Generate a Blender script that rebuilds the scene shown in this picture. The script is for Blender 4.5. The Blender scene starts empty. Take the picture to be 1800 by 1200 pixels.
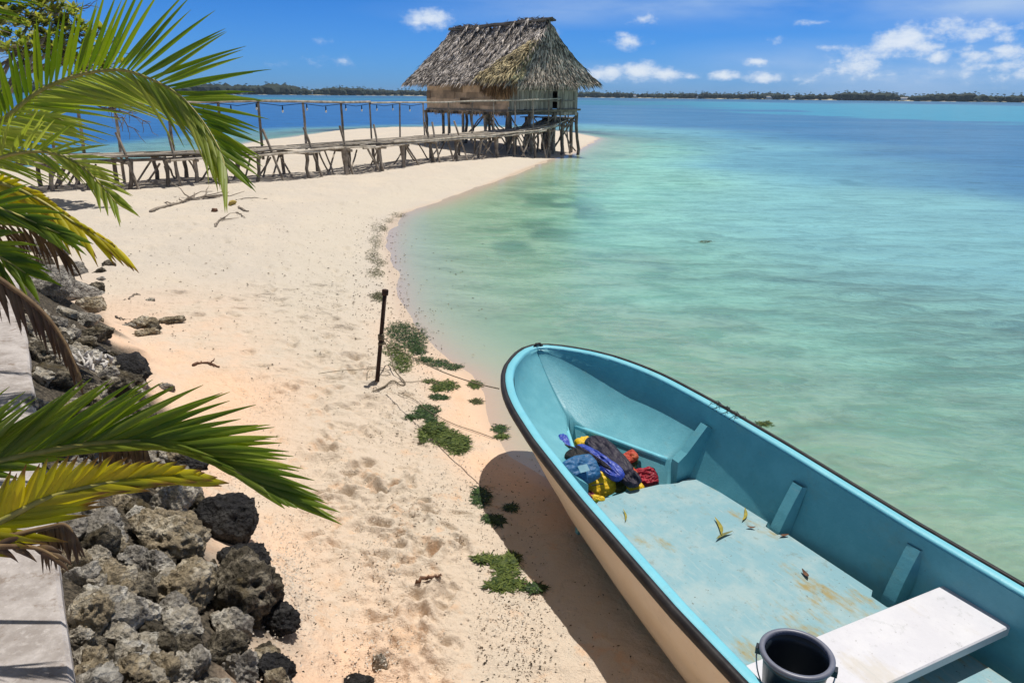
import bpy, math, random
import numpy as np
from mathutils import Vector, Matrix
random.seed(7); RNG = np.random.default_rng(7)
SC = bpy.context.scene; COL = SC.collection
R = math.radians

# ------------------------------------------------------------------ camera, sky, sun, exposure
CAM_H = 2.6; FPX = 1300.0
PITCH = math.atan(432 / FPX); ROLL = R(.573)
CAMROT = Matrix.Rotation(math.pi / 2 - PITCH, 3, 'X') @ Matrix.Rotation(ROLL, 3, 'Z')
cd = bpy.data.cameras.new('camera'); cam = bpy.data.objects.new('camera', cd); COL.objects.link(cam)
cd.sensor_width = 36; cd.lens = 26; cd.clip_start = .02; cd.clip_end = 20000
cam.matrix_world = Matrix.Translation((0, 0, CAM_H)) @ CAMROT.to_4x4()
SC.camera = cam
SC.view_settings.view_transform = 'Standard'; SC.view_settings.look = 'None'
SC.view_settings.exposure = 0.0; SC.view_settings.gamma = 1
SUNDIR = Vector((.20, .25, 1)).normalized()
sd = bpy.data.lights.new('sun', 'SUN'); sd.energy = 4.5; sd.angle = R(.5); sd.color = (1, .95, .87)
sun = bpy.data.objects.new('sun', sd); COL.objects.link(sun)
sun.rotation_euler = SUNDIR.to_track_quat('Z', 'Y').to_euler(); sun.location = (5, 5, 30)

CAMROTN = np.array(CAMROT)
def rayd(px, py):
    return CAMROTN @ np.array([(px - 900) / FPX, (600 - py) / FPX, -1.0])
def at(px, py, z=0.0):                       # where the sight line through a photo point meets a height
    d = rayd(px, py); return np.array([0, 0, CAM_H]) + d * ((z - CAM_H) / d[2])
def atd(px, py, dist):                       # ... at a distance along the view
    return np.array([0, 0, CAM_H]) + rayd(px, py) * dist

SKY_STRENGTH = .085; LOW1 = (.27, .67, 1.62, 1); LOW2 = (.14, .51, 1.18, 1)
def build_world():
    w = bpy.data.worlds.new('World'); SC.world = w; w.use_nodes = True
    nt = w.node_tree; N = nt.nodes; L = nt.links; N.clear()
    def n(t, **k):
        x = N.new(t)
        for a, b in k.items(): setattr(x, a, b)
        return x
    out = n('ShaderNodeOutputWorld'); bg = n('ShaderNodeBackground'); sky = n('ShaderNodeTexSky')
    sky.sky_type = 'NISHITA'; sky.sun_disc = False
    sky.sun_elevation = math.asin(SUNDIR.z); sky.sun_rotation = math.atan2(SUNDIR.x, SUNDIR.y)
    sky.altitude = 0; sky.air_density = 1.0; sky.dust_density = .3; sky.ozone_density = 3.0
    bg.inputs['Strength'].default_value = SKY_STRENGTH
    hs = n('ShaderNodeHueSaturation'); hs.inputs['Saturation'].default_value = 1.0; hs.inputs['Value'].default_value = 1.0
    wb = n('ShaderNodeMixRGB', blend_type='MULTIPLY'); wb.inputs[0].default_value = 1; wb.inputs[2].default_value = (1.5, 1.0, .60, 1); L.new(hs.outputs[0], wb.inputs[1])
    L.new(sky.outputs[0], hs.inputs['Color'])
    tc = n('ShaderNodeTexCoord'); sep = n('ShaderNodeSeparateXYZ'); L.new(tc.outputs['Generated'], sep.inputs[0])
    def m(op, a, b=None, c=None):
        x = n('ShaderNodeMath', operation=op)
        for i, v in enumerate((a, b, c)):
            if v is None: continue
            if isinstance(v, (int, float)): x.inputs[i].default_value = v
            else: L.new(v, x.inputs[i])
        return x.outputs[0]
    az = m('ARCTAN2', sep.outputs[0], sep.outputs[1]); el = m('ARCSINE', sep.outputs[2])
    # clear marine air: the low sky stays blue instead of whitening towards the horizon
    low = n('ShaderNodeMapRange', interpolation_type='SMOOTHSTEP'); L.new(el, low.inputs[0])
    for i_, v_ in ((1, .55), (2, .12), (3, 0), (4, 1)): low.inputs[i_].default_value = v_
    hor = n('ShaderNodeMapRange', interpolation_type='LINEAR'); L.new(el, hor.inputs[0])
    for i_, v_ in ((1, .0), (2, .13), (3, 0), (4, 1)): hor.inputs[i_].default_value = v_
    tnt = n('ShaderNodeMixRGB'); L.new(hor.outputs[0], tnt.inputs[0]); tnt.inputs[1].default_value = LOW1; tnt.inputs[2].default_value = LOW2
    mul = n('ShaderNodeMixRGB', blend_type='MULTIPLY'); L.new(low.outputs[0], mul.inputs[0]); zen = n('ShaderNodeMixRGB'); L.new(low.outputs[0], zen.inputs[0]); L.new(wb.outputs[0], zen.inputs[1]); L.new(hs.outputs[0], zen.inputs[2]); L.new(zen.outputs[0], mul.inputs[1]); L.new(tnt.outputs[0], mul.inputs[2]); L.new(mul.outputs[0], bg.inputs['Color'])
    cmb = n('ShaderNodeCombineXYZ'); L.new(az, cmb.inputs[0]); L.new(el, cmb.inputs[1])
    nz = n('ShaderNodeTexNoise'); nz.inputs['Scale'].default_value = 34; nz.inputs['Detail'].default_value = 7
    nz.inputs['Roughness'].default_value = .62
    mp = n('ShaderNodeMapping'); mp.inputs['Scale'].default_value = (1, 1.5, 1); L.new(cmb.outputs[0], mp.inputs[0]); L.new(mp.outputs[0], nz.inputs['Vector'])
    # cumulus seen over the lagoon: centre (photo point), half size, thickness
    clouds = [(757, 34, 46, 20, 1), (735, 40, 30, 9, .8), (1108, 73, 34, 14, .8), (1127, 34, 32, 12, .55), (1090, 62, 20, 8, .5), (1070, 130, 50, 15, 1), (1120, 126, 60, 18, 1),
              (1170, 130, 48, 14, 1), (1215, 134, 20, 9, .9), (1332, 108, 34, 10, .85), (1585, 75, 60, 30, 1.1), (1625, 85, 40, 22, .9), (1650, 100, 28, 16, .9), (1690, 52, 110, 22, .8), (1640, 66, 60, 16, .6), (1740, 100, 80, 22, .7),
              (1770, 88, 70, 14, .75), (1770, 66, 40, 16, .55), (1505, 112, 60, 34, .75), (1475, 108, 30, 10, .6), (1455, 84, 28, 8, .6), (1560, 132, 100, 14, .55), (1750, 118, 90, 20, .7), (1700, 130, 110, 14, .5),
              (1272, 134, 32, 10, .85), (1345, 138, 48, 12, .75), (1400, 140, 40, 10, .6), (1440, 40, 36, 6, .5), (1365, 72, 16, 9, .35),
              (600, 106, 30, 9, .35), (520, 112, 26, 7, .3), (562, 72, 18, 8, .3), (955, 58, 30, 8, .4), (900, 45, 22, 10, .3), (1820, 130, 160, 24, .7), (2000, 80, 160, 50, .9), (-100, 90, 150, 30, .7), (-300, 130, 160, 20, .8)]
    tot = None; shade = None
    for (px, py, rx, ry, k) in clouds:
        d = rayd(px, py); d = d / np.linalg.norm(d); a0 = math.atan2(d[0], d[1]); e0 = math.asin(d[2])
        d2 = rayd(px + rx, py); d2 = d2 / np.linalg.norm(d2); ra = abs(math.atan2(d2[0], d2[1]) - a0)
        d3 = rayd(px, py - ry); d3 = d3 / np.linalg.norm(d3); re = abs(math.asin(d3[2]) - e0)
        mp2 = n('ShaderNodeMapping'); mp2.inputs['Location'].default_value = (-a0 / ra, -e0 / re, 0); mp2.inputs['Scale'].default_value = (1 / ra, 1 / re, 1)
        L.new(cmb.outputs[0], mp2.inputs[0])
        ln = n('ShaderNodeVectorMath', operation='LENGTH'); L.new(mp2.outputs[0], ln.inputs[0])
        v = m('MULTIPLY', m('SUBTRACT', 1.28, ln.outputs['Value']), k * 1.15)
        tot = v if tot is None else m('MAXIMUM', tot, v)
    dens = m('ADD', tot, m('MULTIPLY', m('SUBTRACT', nz.outputs[0], .48), 2.7))
    ms = n('ShaderNodeMapRange', interpolation_type='SMOOTHSTEP'); L.new(dens, ms.inputs[0])
    ms.inputs[1].default_value = .05; ms.inputs[2].default_value = 1.15; ms.inputs[3].default_value = 0; ms.inputs[4].default_value = .88
    # thin high veil
    nv = n('ShaderNodeTexNoise'); nv.inputs['Scale'].default_value = 5; nv.inputs['Detail'].default_value = 6; nv.inputs['Roughness'].default_value = .55
    mpv = n('ShaderNodeMapping'); mpv.inputs['Scale'].default_value = (.7, 3.2, 1); mpv.inputs['Rotation'].default_value = (0, 0, .05); L.new(cmb.outputs[0], mpv.inputs[0]); L.new(mpv.outputs[0], nv.inputs['Vector'])
    veil = None
    for (px, py, rx, ry, k) in [(1250, 6, 360, 28, .8), (1000, 22, 280, 22, .42), (1700, 4, 260, 34, .8), (1640, 130, 380, 55, .7), (1130, 140, 200, 26, .5), (1350, 30, 200, 20, .25), (850, -10, 140, 24, .3)]:
        d = rayd(px, py); d = d / np.linalg.norm(d); a0 = math.atan2(d[0], d[1]); e0 = math.asin(d[2])
        ra = rx / 1300; re = ry / 1300
        mp2 = n('ShaderNodeMapping'); mp2.inputs['Location'].default_value = (-a0 / ra, -e0 / re, 0); mp2.inputs['Scale'].default_value = (1 / ra, 1 / re, 1)
        L.new(cmb.outputs[0], mp2.inputs[0])
        ln = n('ShaderNodeVectorMath', operation='LENGTH'); L.new(mp2.outputs[0], ln.inputs[0])
        v = m('MULTIPLY', m('MAXIMUM', m('SUBTRACT', 1.3, ln.outputs['Value']), 0), k)
        veil = v if veil is None else m('MAXIMUM', veil, v)
    veil = m('MULTIPLY', veil, m('MAXIMUM', m('MULTIPLY', m('SUBTRACT', nv.outputs[0], .3), 3.0), 0))
    fac = m('MINIMUM', m('MAXIMUM', ms.outputs[0], veil), .9)
    bg2 = n('ShaderNodeBackground'); bg2.inputs['Strength'].default_value = 1
    cr = n('ShaderNodeMixRGB'); L.new(m('MINIMUM', m('MAXIMUM', m('MULTIPLY', m('SUBTRACT', dens, .2), .8), 0), 1), cr.inputs[0])
    cr.inputs[1].default_value = (.42, .58, .84, 1); cr.inputs[2].default_value = (.82, .88, .95, 1)
    L.new(cr.outputs[0], bg2.inputs[0])
    mx = n('ShaderNodeMixShader'); L.new(fac, mx.inputs[0]); L.new(bg.outputs[0], mx.inputs[1]); L.new(bg2.outputs[0], mx.inputs[2])
    L.new(mx.outputs[0], out.inputs['Surface'])
build_world()

# ------------------------------------------------------------------ helpers
def tag(o, label=None, cat=None, group=None, kind=None):
    if label: o['label'] = label
    if cat: o['category'] = cat
    if group: o['group'] = group
    if kind: o['kind'] = kind
    return o
def empty(name, loc, rz=0.0):
    o = bpy.data.objects.new(name, None); COL.objects.link(o); o.location = loc; o.rotation_euler = (0, 0, rz); o.empty_display_size = .1
    return o
def unit(v):
    v = np.asarray(v, float); return v / (np.linalg.norm(v) + 1e-12)
class MB:
    """collects shapes, then links them as one mesh object"""
    def __init__(s): s.v = []; s.f = []; s.a = []; s.n = 0
    def add(s, v, f, a=0.0):
        v = np.asarray(v, float).reshape(-1, 3); s.v.append(v)
        s.f += [tuple(int(i) + s.n for i in q) for q in f]
        s.a.append(np.broadcast_to(np.asarray(a, float), (len(v),)).copy()); s.n += len(v)
    def box(s, c, size, rot=None, a=0.0, taper=1.0):
        x, y, z = np.asarray(size, float) / 2; t = taper
        v = np.array([(-x, -y, -z), (x, -y, -z), (x, y, -z), (-x, y, -z), (-x * t, -y * t, z), (x * t, -y * t, z), (x * t, y * t, z), (-x * t, y * t, z)])
        if rot is not None: v = v @ np.array(rot).T
        s.add(v + np.asarray(c), [(3, 2, 1, 0), (4, 5, 6, 7), (0, 1, 5, 4), (1, 2, 6, 5), (2, 3, 7, 6), (3, 0, 4, 7)], a)
    def tube(s, pts, rad, k=7, a=0.0, jit=0.0, caps=True):
        pts = np.asarray(pts, float); m = len(pts); rad = np.broadcast_to(np.asarray(rad, float), (m,))
        ref = np.array([0, 0, 1.0]); t0 = unit(pts[-1] - pts[0])
        if abs(t0[2]) > .8: ref = np.array([1.0, 0, 0])
        V = []
        for i in range(m):
            t = unit(pts[min(i + 1, m - 1)] - pts[max(i - 1, 0)])
            u = unit(np.cross(ref, t)); w = np.cross(t, u)
            an = np.arange(k) * 2 * math.pi / k
            rr = rad[i] * (1 + jit * RNG.normal(size=k))
            V.append(pts[i] + (np.cos(an) * rr)[:, None] * u + (np.sin(an) * rr)[:, None] * w)
        F = []
        for i in range(m - 1):
            for j in range(k):
                F.append((i * k + j, i * k + (j + 1) % k, (i + 1) * k + (j + 1) % k, (i + 1) * k + j))
        if caps: F.append(tuple(range(k - 1, -1, -1))); F.append(tuple(range((m - 1) * k, m * k)))
        s.add(np.concatenate(V), F, a)
    def grid(s, P, a=0.0, flip=False):
        P = np.asarray(P, float); m, k = P.shape[:2]; F = []
        for i in range(m - 1):
            for j in range(k - 1):
                q = (i * k + j, i * k + j + 1, (i + 1) * k + j + 1, (i + 1) * k + j); F.append(q[::-1] if flip else q)
        a = np.asarray(a, float)
        s.add(P.reshape(-1, 3), F, a.reshape(-1) if a.ndim else a)
    def build(s, name, mat, parent=None, smooth=False, world_to=None):
        me = bpy.data.meshes.new(name); V = np.concatenate(s.v)
        if world_to is not None:
            M = np.array(world_to); V = V @ M[:3, :3].T + M[:3, 3]
        me.from_pydata(V.tolist(), [], s.f); me.materials.append(mat)
        at_ = me.attributes.new('tone', 'FLOAT', 'POINT'); at_.data.foreach_set('value', np.concatenate(s.a).astype(np.float32))
        if smooth: me.polygons.foreach_set('use_smooth', [True] * len(me.polygons))
        me.update(); o = bpy.data.objects.new(name, me); COL.objects.link(o)
        if parent is not None: o.parent = parent
        return o
def rotz(a): return np.array([[math.cos(a), -math.sin(a), 0], [math.sin(a), math.cos(a), 0], [0, 0, 1]])
def frame(t, up=(0, 0, 1)):
    t = unit(t); b = unit(np.cross(up, t)); return np.stack([t, b, np.cross(t, b)], 1)
def crook(a, b, m=5, amp=.03):               # a slightly crooked line between two points
    a = np.asarray(a, float); b = np.asarray(b, float); t = np.linspace(0, 1, m)[:, None]
    P = a + (b - a) * t; P[1:-1] += RNG.normal(size=(m - 2, 3)) * amp * np.linalg.norm(b - a) * .35
    return P
def spline(P, m):
    P = np.asarray(P, float); n = len(P); out = []
    for u in np.linspace(0, n - 1 - 1e-9, m):
        i = int(u); t = u - i; p0 = P[max(i - 1, 0)]; p1 = P[i]; p2 = P[min(i + 1, n - 1)]; p3 = P[min(i + 2, n - 1)]
        out.append(.5 * (2 * p1 + (p2 - p0) * t + (2 * p0 - 5 * p1 + 4 * p2 - p3) * t * t + (3 * p1 - p0 - 3 * p2 + p3) * t ** 3))
    return np.array(out)
# value noise in numpy
_T = np.random.default_rng(3).random((64, 64, 64))
def vnoise(P):
    P = np.asarray(P, float); I = np.floor(P).astype(int); f = P - I; f = f * f * (3 - 2 * f); r = 0
    for dx in (0, 1):
        for dy in (0, 1):
            for dz in (0, 1):
                w = (f[..., 0] if dx else 1 - f[..., 0]) * (f[..., 1] if dy else 1 - f[..., 1]) * (f[..., 2] if dz else 1 - f[..., 2])
                r = r + w * _T[(I[..., 0] + dx) % 64, (I[..., 1] + dy) % 64, (I[..., 2] + dz) % 64]
    return r
def fbm(P, o=4, g=.5):
    r = 0; a = 1; t = 0; P = np.asarray(P, float)
    for i in range(o): r = r + a * vnoise(P * 2 ** i + 17.3 * i); t += a; a *= g
    return r / t
def fbm2(X, Y, sc, o=4, z=0.0): return fbm(np.stack([X * sc, Y * sc, np.full_like(X, z)], -1), o)
def sstep(a, b, x): t = np.clip((x - a) / (b - a), 0, 1); return t * t * (3 - 2 * t)

# ------------------------------------------------------------------ materials
def new_mat(name):
    m = bpy.data.materials.new(name); m.use_nodes = True; nt = m.node_tree
    b = nt.nodes.get('Principled BSDF'); return m, nt, b
def mnode(nt, t, ins=None, **k):
    x = nt.nodes.new(t)
    for a, b in k.items(): setattr(x, a, b)
    for a, b in (ins or {}).items():
        if isinstance(b, bpy.types.NodeSocket): nt.links.new(b, x.inputs[a])
        else: x.inputs[a].default_value = b
    return x
def mmath(nt, op, a, b=0.0, c=None):
    d = {0: a, 1: b}
    if c is not None: d[2] = c
    return mnode(nt, 'ShaderNodeMath', d, operation=op).outputs[0]
def mmix(nt, f, a, b):
    x = nt.nodes.new('ShaderNodeMixRGB')
    for i, v in enumerate((f, a, b)):
        if isinstance(v, bpy.types.NodeSocket): nt.links.new(v, x.inputs[i])
        elif i == 0: x.inputs[0].default_value = v
        else: x.inputs[i].default_value = (*v[:3], 1)
    return x.outputs[0]
def mramp(nt, v, lo, hi, a=0.0, b=1.0):
    x = mnode(nt, 'ShaderNodeMapRange', {0: v, 1: lo, 2: hi, 3: a, 4: b}, interpolation_type='SMOOTHSTEP'); return x.outputs[0]
def mnoise(nt, sc, det=4, rough=.55, vec=None, stretch=None):
    tc = mnode(nt, 'ShaderNodeTexCoord').outputs['Object'] if vec is None else vec
    if stretch is not None: tc = mnode(nt, 'ShaderNodeMapping', {0: tc, 'Scale': stretch}).outputs[0]
    return mnode(nt, 'ShaderNodeTexNoise', {'Vector': tc, 'Scale': sc, 'Detail': det, 'Roughness': rough}).outputs[0]
def mattr(nt, name): return mnode(nt, 'ShaderNodeAttribute', attribute_name=name)
def simple(name, c1, c2, sc=8, rough=.7, bump=.0, bsc=60, stretch=None, spec=.3, metal=0.0, tone=0.0, lo=.35, hi=.65):
    m, nt, b = new_mat(name)
    col = mmix(nt, mramp(nt, mnoise(nt, sc, 5, .6, stretch=stretch), lo, hi), c1, c2)
    if tone:
        t = mattr(nt, 'tone').outputs['Fac']; hsv = mnode(nt, 'ShaderNodeHueSaturation', {'Color': col, 'Value': mramp(nt, t, 0, 1, 1 - tone, 1 + tone)}); col = hsv.outputs[0]
    nt.links.new(col, b.inputs['Base Color']); b.inputs['Roughness'].default_value = rough; b.inputs['Specular IOR Level'].default_value = spec; b.inputs['Metallic'].default_value = metal
    if bump:
        bn = mnode(nt, 'ShaderNodeBump', {'Height': mnoise(nt, bsc, 4, .6, stretch=stretch), 'Strength': bump, 'Distance': .01}); nt.links.new(bn.outputs[0], b.inputs['Normal'])
    return m
M = {}
def mat_leaf(name, c1, c2, tip, edge, tipamt, trans=.42):
    m, nt, b = new_mat(name)
    t = mattr(nt, 'tone').outputs['Fac']            # fraction: leaflet number, whole part none; tone = along the leaflet
    rnd = mattr(nt, 'leaf').outputs['Fac']
    col = mmix(nt, rnd, c1, c2); ns = mnoise(nt, 35, 4, .7); col = mmix(nt, mmath(nt, 'MULTIPLY', mramp(nt, ns, .56, .72), .35), col, (.30, .24, .06))
    nz = mnoise(nt, 14, 3)
    col = mmix(nt, mmath(nt, 'MULTIPLY', mramp(nt, mmath(nt, 'ADD', t, mmath(nt, 'MULTIPLY', nz, .35)), edge, edge + .25), tipamt), col, tip)
    nt.links.new(col, b.inputs['Base Color']); b.inputs['Roughness'].default_value = .5; b.inputs['Specular IOR Level'].default_value = .4
    tr = mnode(nt, 'ShaderNodeBsdfTranslucent', {'Color': mnode(nt, 'ShaderNodeHueSaturation', {'Color': col, 'Value': 1.7, 'Saturation': 1.1}).outputs[0]})
    mx = mnode(nt, 'ShaderNodeMixShader', {0: trans, 1: b.outputs[0], 2: tr.outputs[0]})
    nt.links.new(mx.outputs[0], nt.nodes['Material Output'].inputs[0]); return m
M['leaf_green'] = mat_leaf('palm_leaf_green', (.19, .26, .025), (.36, .40, .08), (.22, .22, .03), 1.0, .5)
M['leaf_dark'] = mat_leaf('palm_leaf_dark_green', (.075, .14, .010), (.18, .25, .022), (.17, .18, .02), 1.05, .5)
M['leaf_mid'] = mat_leaf('palm_leaf_mid_green', (.11, .18, .012), (.25, .31, .035), (.17, .18, .02), 1.05, .5)
M['leaf_yellow'] = mat_leaf('palm_leaf_yellow', (.64, .53, .02), (.44, .42, .02), (.16, .075, .03), .88, .95)
M['leaf_gold'] = mat_leaf('palm_leaf_gold', (.50, .44, .016), (.30, .33, .018), (.19, .10, .03), .85, .95)
M['leaf_brown'] = mat_leaf('palm_leaf_dead', (.10, .055, .025), (.17, .11, .055), (.06, .03, .014), .5, .6, .15)
M['rachis'] = simple('palm_rachis', (.42, .36, .10), (.30, .28, .06), 20, .5, spec=.4)
M['rachis_brown'] = simple('dead_rachis', (.20, .13, .06), (.12, .07, .035), 20, .7)
M['palm_trunk'] = simple('palm_trunk_bark', (.22, .18, .14), (.12, .10, .08), 9, .9, .6, 30)
M['wood'] = simple('grey_weathered_wood', (.37, .315, .255), (.19, .155, .12), 5, .85, .5, 40, (1, 1, 1), tone=.45)
M['wood_pale'] = simple('bleached_wood', (.46, .41, .34), (.27, .23, .18), 4, .8, .4, 40, tone=.4)
M['thatch'] = simple('dry_grey_thatch', (.46, .415, .375), (.26, .23, .205), 1.3, .9, tone=.75)
M['thatch_end'] = simple('dark_brown_thatch', (.44, .375, .30), (.25, .21, .165), 1.5, .9, tone=.75)
M['thatch_new'] = simple('fresh_straw_thatch', (.42, .35, .20), (.26, .21, .12), 2, .85, tone=.6)
M['thatch_brown'] = simple('brown_fringe', (.26, .16, .08), (.15, .09, .045), 2, .9, tone=.6)
M['mat_wall'] = simple('plaited_wall_brown', (.46, .33, .21), (.28, .205, .135), 2.2, .85, .4, 40, tone=.6)
M['board'] = simple('grey_board', (.38, .33, .265), (.24, .205, .165), 3, .85, .3, 30, (4, 4, .6), tone=.4)
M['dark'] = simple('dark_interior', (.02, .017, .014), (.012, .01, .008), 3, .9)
M['bench_joint'] = simple('bench_joint_line', (.50, .50, .53), (.55, .55, .58), 10, .6)
M['black_rubber'] = simple('black_rubber', (.014, .012, .013), (.03, .027, .027), 12, .55, .15, 50)
def mat_paint(name, base, pale, dirt, dirt_amt, scuff=.5, rough=.45):
    m, nt, b = new_mat(name)
    col = mmix(nt, mramp(nt, mnoise(nt, 5, 6, .7), .38, .68), base, pale)
    n2 = mnoise(nt, 3.2, 6, .72, stretch=(.7, 1.9, 1)); nL = mnoise(nt, 1.6, 5, .7); col = mmix(nt, mmath(nt, 'MULTIPLY', mramp(nt, mmath(nt, 'ADD', mmath(nt, 'MULTIPLY', n2, .6), mmath(nt, 'MULTIPLY', nL, .4)), .53, .64), dirt_amt), col, dirt)
    n3 = mnoise(nt, 55, 3, .6); col = mmix(nt, mmath(nt, 'MULTIPLY', mramp(nt, n3, .66, .74), dirt_amt * .8), col, (.10, .09, .06))
    n4 = mnoise(nt, 26, 4, .7, stretch=(.25, 2, 1)); col = mmix(nt, mmath(nt, 'MULTIPLY', mramp(nt, n4, .56, .7), scuff), col, pale)
    n5 = mnoise(nt, 60, 3, .6, stretch=(.08, 1, 1)); col = mmix(nt, mmath(nt, 'MULTIPLY', mramp(nt, n5, .64, .70), mmath(nt, 'MULTIPLY', mramp(nt, mnoise(nt, 2.3, 3), .45, .6), scuff * .9)), col, (.42, .46, .46))
    n6 = mnoise(nt, 11, 6, .75); col = mmix(nt, mmath(nt, 'MULTIPLY', mramp(nt, n6, .57, .7), dirt_amt * .55), col, (.17, .20, .17))
    nt.links.new(col, b.inputs['Base Color']); b.inputs['Roughness'].default_value = rough; b.inputs['Specular IOR Level'].default_value = .35
    bn = mnode(nt, 'ShaderNodeBump', {'Height': mnoise(nt, 55, 6, .7), 'Strength': .4, 'Distance': .004}); nt.links.new(bn.outputs[0], b.inputs['Normal'])
    return m
M['blue'] = mat_paint('light_blue_paint', (.115, .36, .44), (.15, .42, .50), (.22, .30, .24), .3, .2, .4)
M['blue_rim'] = mat_paint('light_blue_gunwale', (.17, .52, .64), (.21, .57, .68), (.20, .34, .34), .3, .15, .4)
M['blue_floor'] = mat_paint('worn_blue_deck', (.20, .37, .43), (.31, .43, .455), (.30, .245, .10), 1.0, .75, .6)
M['cream'] = mat_paint('cream_gelcoat', (.86, .71, .52), (.88, .75, .58), (.6, .46, .30), .25, .2, .35)
M['white'] = mat_paint('white_bench_paint', (.60, .60, .65), (.66, .66, .70), (.52, .47, .38), .5, .3, .4)
M['bucket'] = simple('dark_plastic', (.018, .026, .038), (.026, .034, .046), 6, .32, spec=.5)
M['bucket_rim'] = simple('grey_plastic_rim', (.13, .14, .19), (.16, .17, .22), 20, .4, spec=.5)
M['steel'] = simple('thin_steel_wire', (.5, .5, .52), (.3, .3, .3), 40, .35, metal=1.0)
M['rust'] = simple('rusty_iron', (.055, .03, .022), (.03, .018, .014), 30, .85, .6, 90)
M['rope'] = simple('grey_rope', (.24, .20, .14), (.12, .10, .07), 60, .9)
M['fab_blue'] = simple('royal_blue_nylon', (.02, .045, .33), (.03, .08, .46), 14, .45, .4, 40, spec=.5)
M['fab_steel'] = simple('steel_blue_nylon', (.025, .11, .25), (.03, .13, .30), 14, .5, .4, 40)
M['fab_navy'] = simple('navy_black_nylon', (.012, .012, .025), (.025, .02, .04), 14, .55, .6, 40)
M['fab_black'] = simple('black_webbing', (.012, .012, .014), (.02, .02, .02), 30, .7)
M['fab_yellow'] = simple('yellow_foam_nylon', (.66, .40, .01), (.72, .48, .02), 10, .5, .3, 30)
M['fab_red'] = simple('red_nylon', (.34, .012, .03), (.24, .01, .025), 12, .5, .4, 40)
M['fab_maroon'] = simple('maroon_nylon', (.10, .006, .02), (.16, .01, .03), 12, .5, .4, 40)
M['fab_patch'] = simple('grey_patch', (.18, .36, .46), (.22, .4, .5), 20, .6)
M['fab_orange'] = simple('faded_red_nylon', (.45, .05, .03), (.4, .10, .04), 12, .6)
M['concrete'] = simple('pale_concrete', (.52, .47, .44), (.38, .34, .315), 5, .9, .5, 90, lo=.3, hi=.7)
def mat_seaweed(name, a, b_, gloss=.6):
    m, nt, b = new_mat(name); t = mattr(nt, 'tone').outputs['Fac']
    nt.links.new(mmix(nt, t, a, b_), b.inputs['Base Color']); b.inputs['Roughness'].default_value = gloss; b.inputs['Specular IOR Level'].default_value = .2; return m
M['weed'] = mat_seaweed('wet_green_seaweed', (.014, .035, .006), (.12, .155, .03))
M['weed_dark'] = mat_seaweed('dark_wet_seaweed', (.008, .022, .008), (.06, .11, .025), .5)
M['weed_dry'] = mat_seaweed('drying_seaweed', (.03, .03, .012), (.12, .13, .045), .7)
M['bits'] = mat_seaweed('beach_bits', (.035, .028, .018), (.30, .22, .15), .9)
M['coralbits'] = mat_seaweed('coral_gravel', (.42, .36, .30), (.66, .60, .52), .9)
def mat_rock(name, base, pale, dark, pa, da):
    m, nt, b = new_mat(name)
    oi = mnode(nt, 'ShaderNodeObjectInfo').outputs['Random']
    tc = mnode(nt, 'ShaderNodeTexCoord').outputs['Object']
    off = mnode(nt, 'ShaderNodeVectorMath', {0: tc, 1: mnode(nt, 'ShaderNodeCombineXYZ', {0: mmath(nt, 'MULTIPLY', oi, 37), 1: mmath(nt, 'MULTIPLY', oi, 91), 2: 0.0}).outputs[0]}, operation='ADD').outputs[0]
    n1 = mnoise(nt, 9, 7, .68, off); n2 = mnoise(nt, 24, 6, .7, off); n3 = mnoise(nt, 5, 4, .6, off)
    col = mmix(nt, mmath(nt, 'MULTIPLY', mramp(nt, n1, .47, .62), pa), base, pale)
    col = mmix(nt, mmath(nt, 'MULTIPLY', mramp(nt, n2, .5, .62), da), col, dark)
    col = mmix(nt, mmath(nt, 'MULTIPLY', mramp(nt, n3, .58, .7), .5), col, (.15, .11, .045))
    vo = mnode(nt, 'ShaderNodeTexVoronoi', {'Vector': off, 'Scale': 42}).outputs['Distance']
    geo = mnode(nt, 'ShaderNodeNewGeometry'); 
    nt.links.new(col, b.inputs['Base Color']); b.inputs['Roughness'].default_value = .92; b.inputs['Specular IOR Level'].default_value = .2
    h = mmath(nt, 'ADD', mmath(nt, 'MULTIPLY', n2, 1.2), mmath(nt, 'MULTIPLY', vo, .7))
    h = mmath(nt, 'ADD', h, mmath(nt, 'MULTIPLY', mnoise(nt, 90, 4, .7, off), .4))
    bn = mnode(nt, 'ShaderNodeBump', {'Height': h, 'Strength': 1.0, 'Distance': .045}); nt.links.new(bn.outputs[0], b.inputs['Normal'])
    return m
M['rock_black'] = mat_rock('black_coral_rock', (.035, .034, .036), (.12, .115, .11), (.014, .013, .012), .45, .7)
M['rock_dark'] = mat_rock('dark_brown_coral_rock', (.10, .085, .062), (.40, .35, .27), (.022, .018, .014), .75, .7)
M['rock_grey'] = mat_rock('grey_coral_rock', (.32, .295, .26), (.66, .62, .55), (.06, .05, .042), .9, .6)
M['rock_tan'] = mat_rock('tan_coral_rock', (.38, .31, .21), (.74, .66, .52), (.06, .05, .036), .9, .6)
M['rock_pale'] = mat_rock('pale_coral_rock', (.48, .43, .35), (.78, .74, .66), (.09, .075, .06), .9, .5)

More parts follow.
